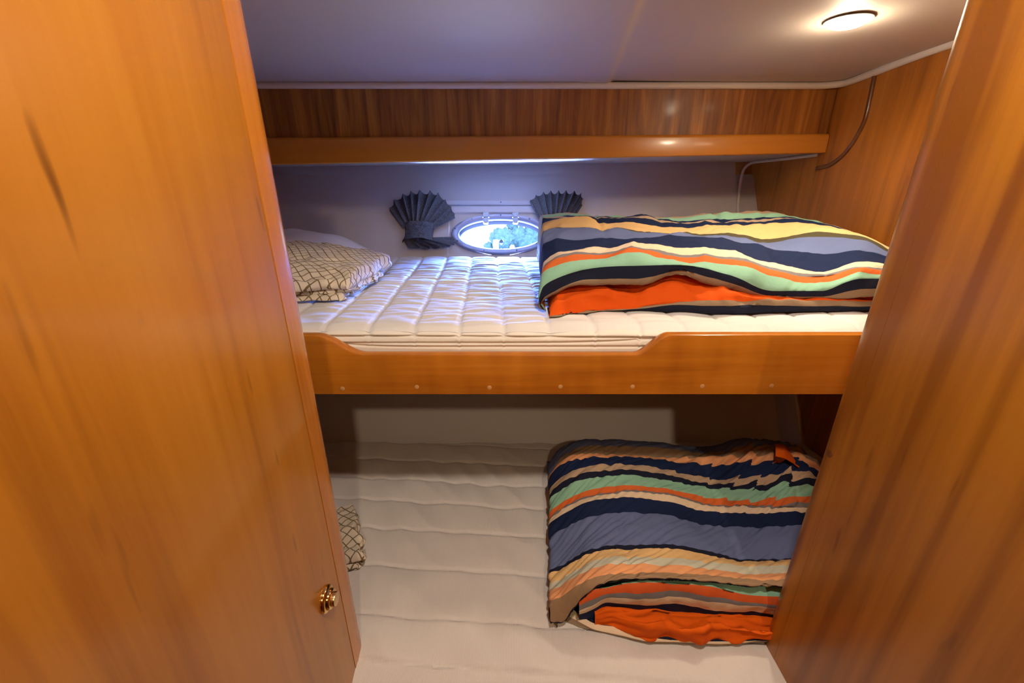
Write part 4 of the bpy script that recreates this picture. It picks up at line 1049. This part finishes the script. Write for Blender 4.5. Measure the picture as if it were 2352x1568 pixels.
def lamp(kind, name, loc, energy, col, target=None, **kw):
    l = bpy.data.lights.new(name, kind)
    l.energy = energy; l.color = col
    for k, v_ in kw.items(): setattr(l, k, v_)
    ob = bpy.data.objects.new(name, l)
    ob.location = loc
    if target is not None:
        ob.rotation_euler = (Vector(target) - Vector(loc)).to_track_quat('-Z', 'Y').to_euler()
    COL.objects.link(ob)
    return ob
WARM = (1.0, 0.80, 0.56)
WARM2 = (1.0, 0.84, 0.66)
lamp('SPOT', 'berth_lamp', (0.527, 0.805, 1.636), 9.0, WARM, (0.50, 0.80, 1.0), spot_size=math.radians(172), spot_blend=0.9, shadow_soft_size=0.020)
lamp('POINT', 'berth_lamp_rim', (0.527, 0.805, 1.626), 0.75, WARM, shadow_soft_size=0.012)
lamp('SPOT', 'berth_lamp_side', (0.690, 0.700, 1.637), 1.2, WARM, (0.69, 0.70, 1.0), spot_size=math.radians(165), spot_blend=0.8, shadow_soft_size=0.02)
lamp('SPOT', 'passage_lamp_far', (0.255, -0.963, 2.12), 26.0, (1.0, 0.76, 0.48), (0.1, 0.9, 0.85), spot_size=math.radians(120), spot_blend=0.6, shadow_soft_size=0.03)
lamp('SPOT', 'passage_lamp_near', (0.13, 0.150, 1.86), 21.0, (1.0, 0.84, 0.68), (0.10, 0.48, 0.7), spot_size=math.radians(130), spot_blend=0.6, shadow_soft_size=0.03)
# daylight outside the port: bright sky above the horizon, sun glitter thrown up off the water
q = PC + Vector((0, 1.2, 0.40))
lamp('AREA', 'sky_light', q, 5200.0, (0.14, 0.28, 1.0), PC, shape='RECTANGLE', size=2.4, size_y=0.70)
q = PC + Vector((0.10, 1.1, -0.62))
lamp('AREA', 'water_glitter', q, 16.0, (0.62, 0.70, 1.0), PC, shape='RECTANGLE', size=0.5, size_y=0.3)
q = PC + Vector((0.0, 0.20, -0.70))
lamp('AREA', 'water_shimmer', q, 600.0, (0.34, 0.44, 1.0), PC, shape='RECTANGLE', size=0.7, size_y=0.25)

wd = bpy.data.worlds.new('World'); C.world = wd; wd.use_nodes = True
nt = wd.node_tree
bg = nt.nodes['Background']; bg.inputs['Color'].default_value = (0.78, 0.93, 1.0, 1); bg.inputs['Strength'].default_value = 2.6

# ------------------------------------------------------------------ camera
cam = bpy.data.cameras.new('Camera'); co = bpy.data.objects.new('Camera', cam); COL.objects.link(co)
cam.sensor_width = 36.0; cam.lens = 980.0 / 2352.0 * 36.0
cam.clip_start = 0.01
co.location = (0, 0, 1.42)
co.rotation_euler = (math.radians(90 - 21.113), 0, 0)
C.camera = co
C.view_settings.view_transform = 'Standard'
C.view_settings.look = 'None'
C.view_settings.exposure = 0.0
C.view_settings.gamma = 1.0
C.view_settings.use_curve_mapping = False
C.cycles.use_denoising = True
C.cycles.max_bounces = 10
C.cycles.diffuse_bounces = 6
C.cycles.sample_clamp_indirect = 6.0
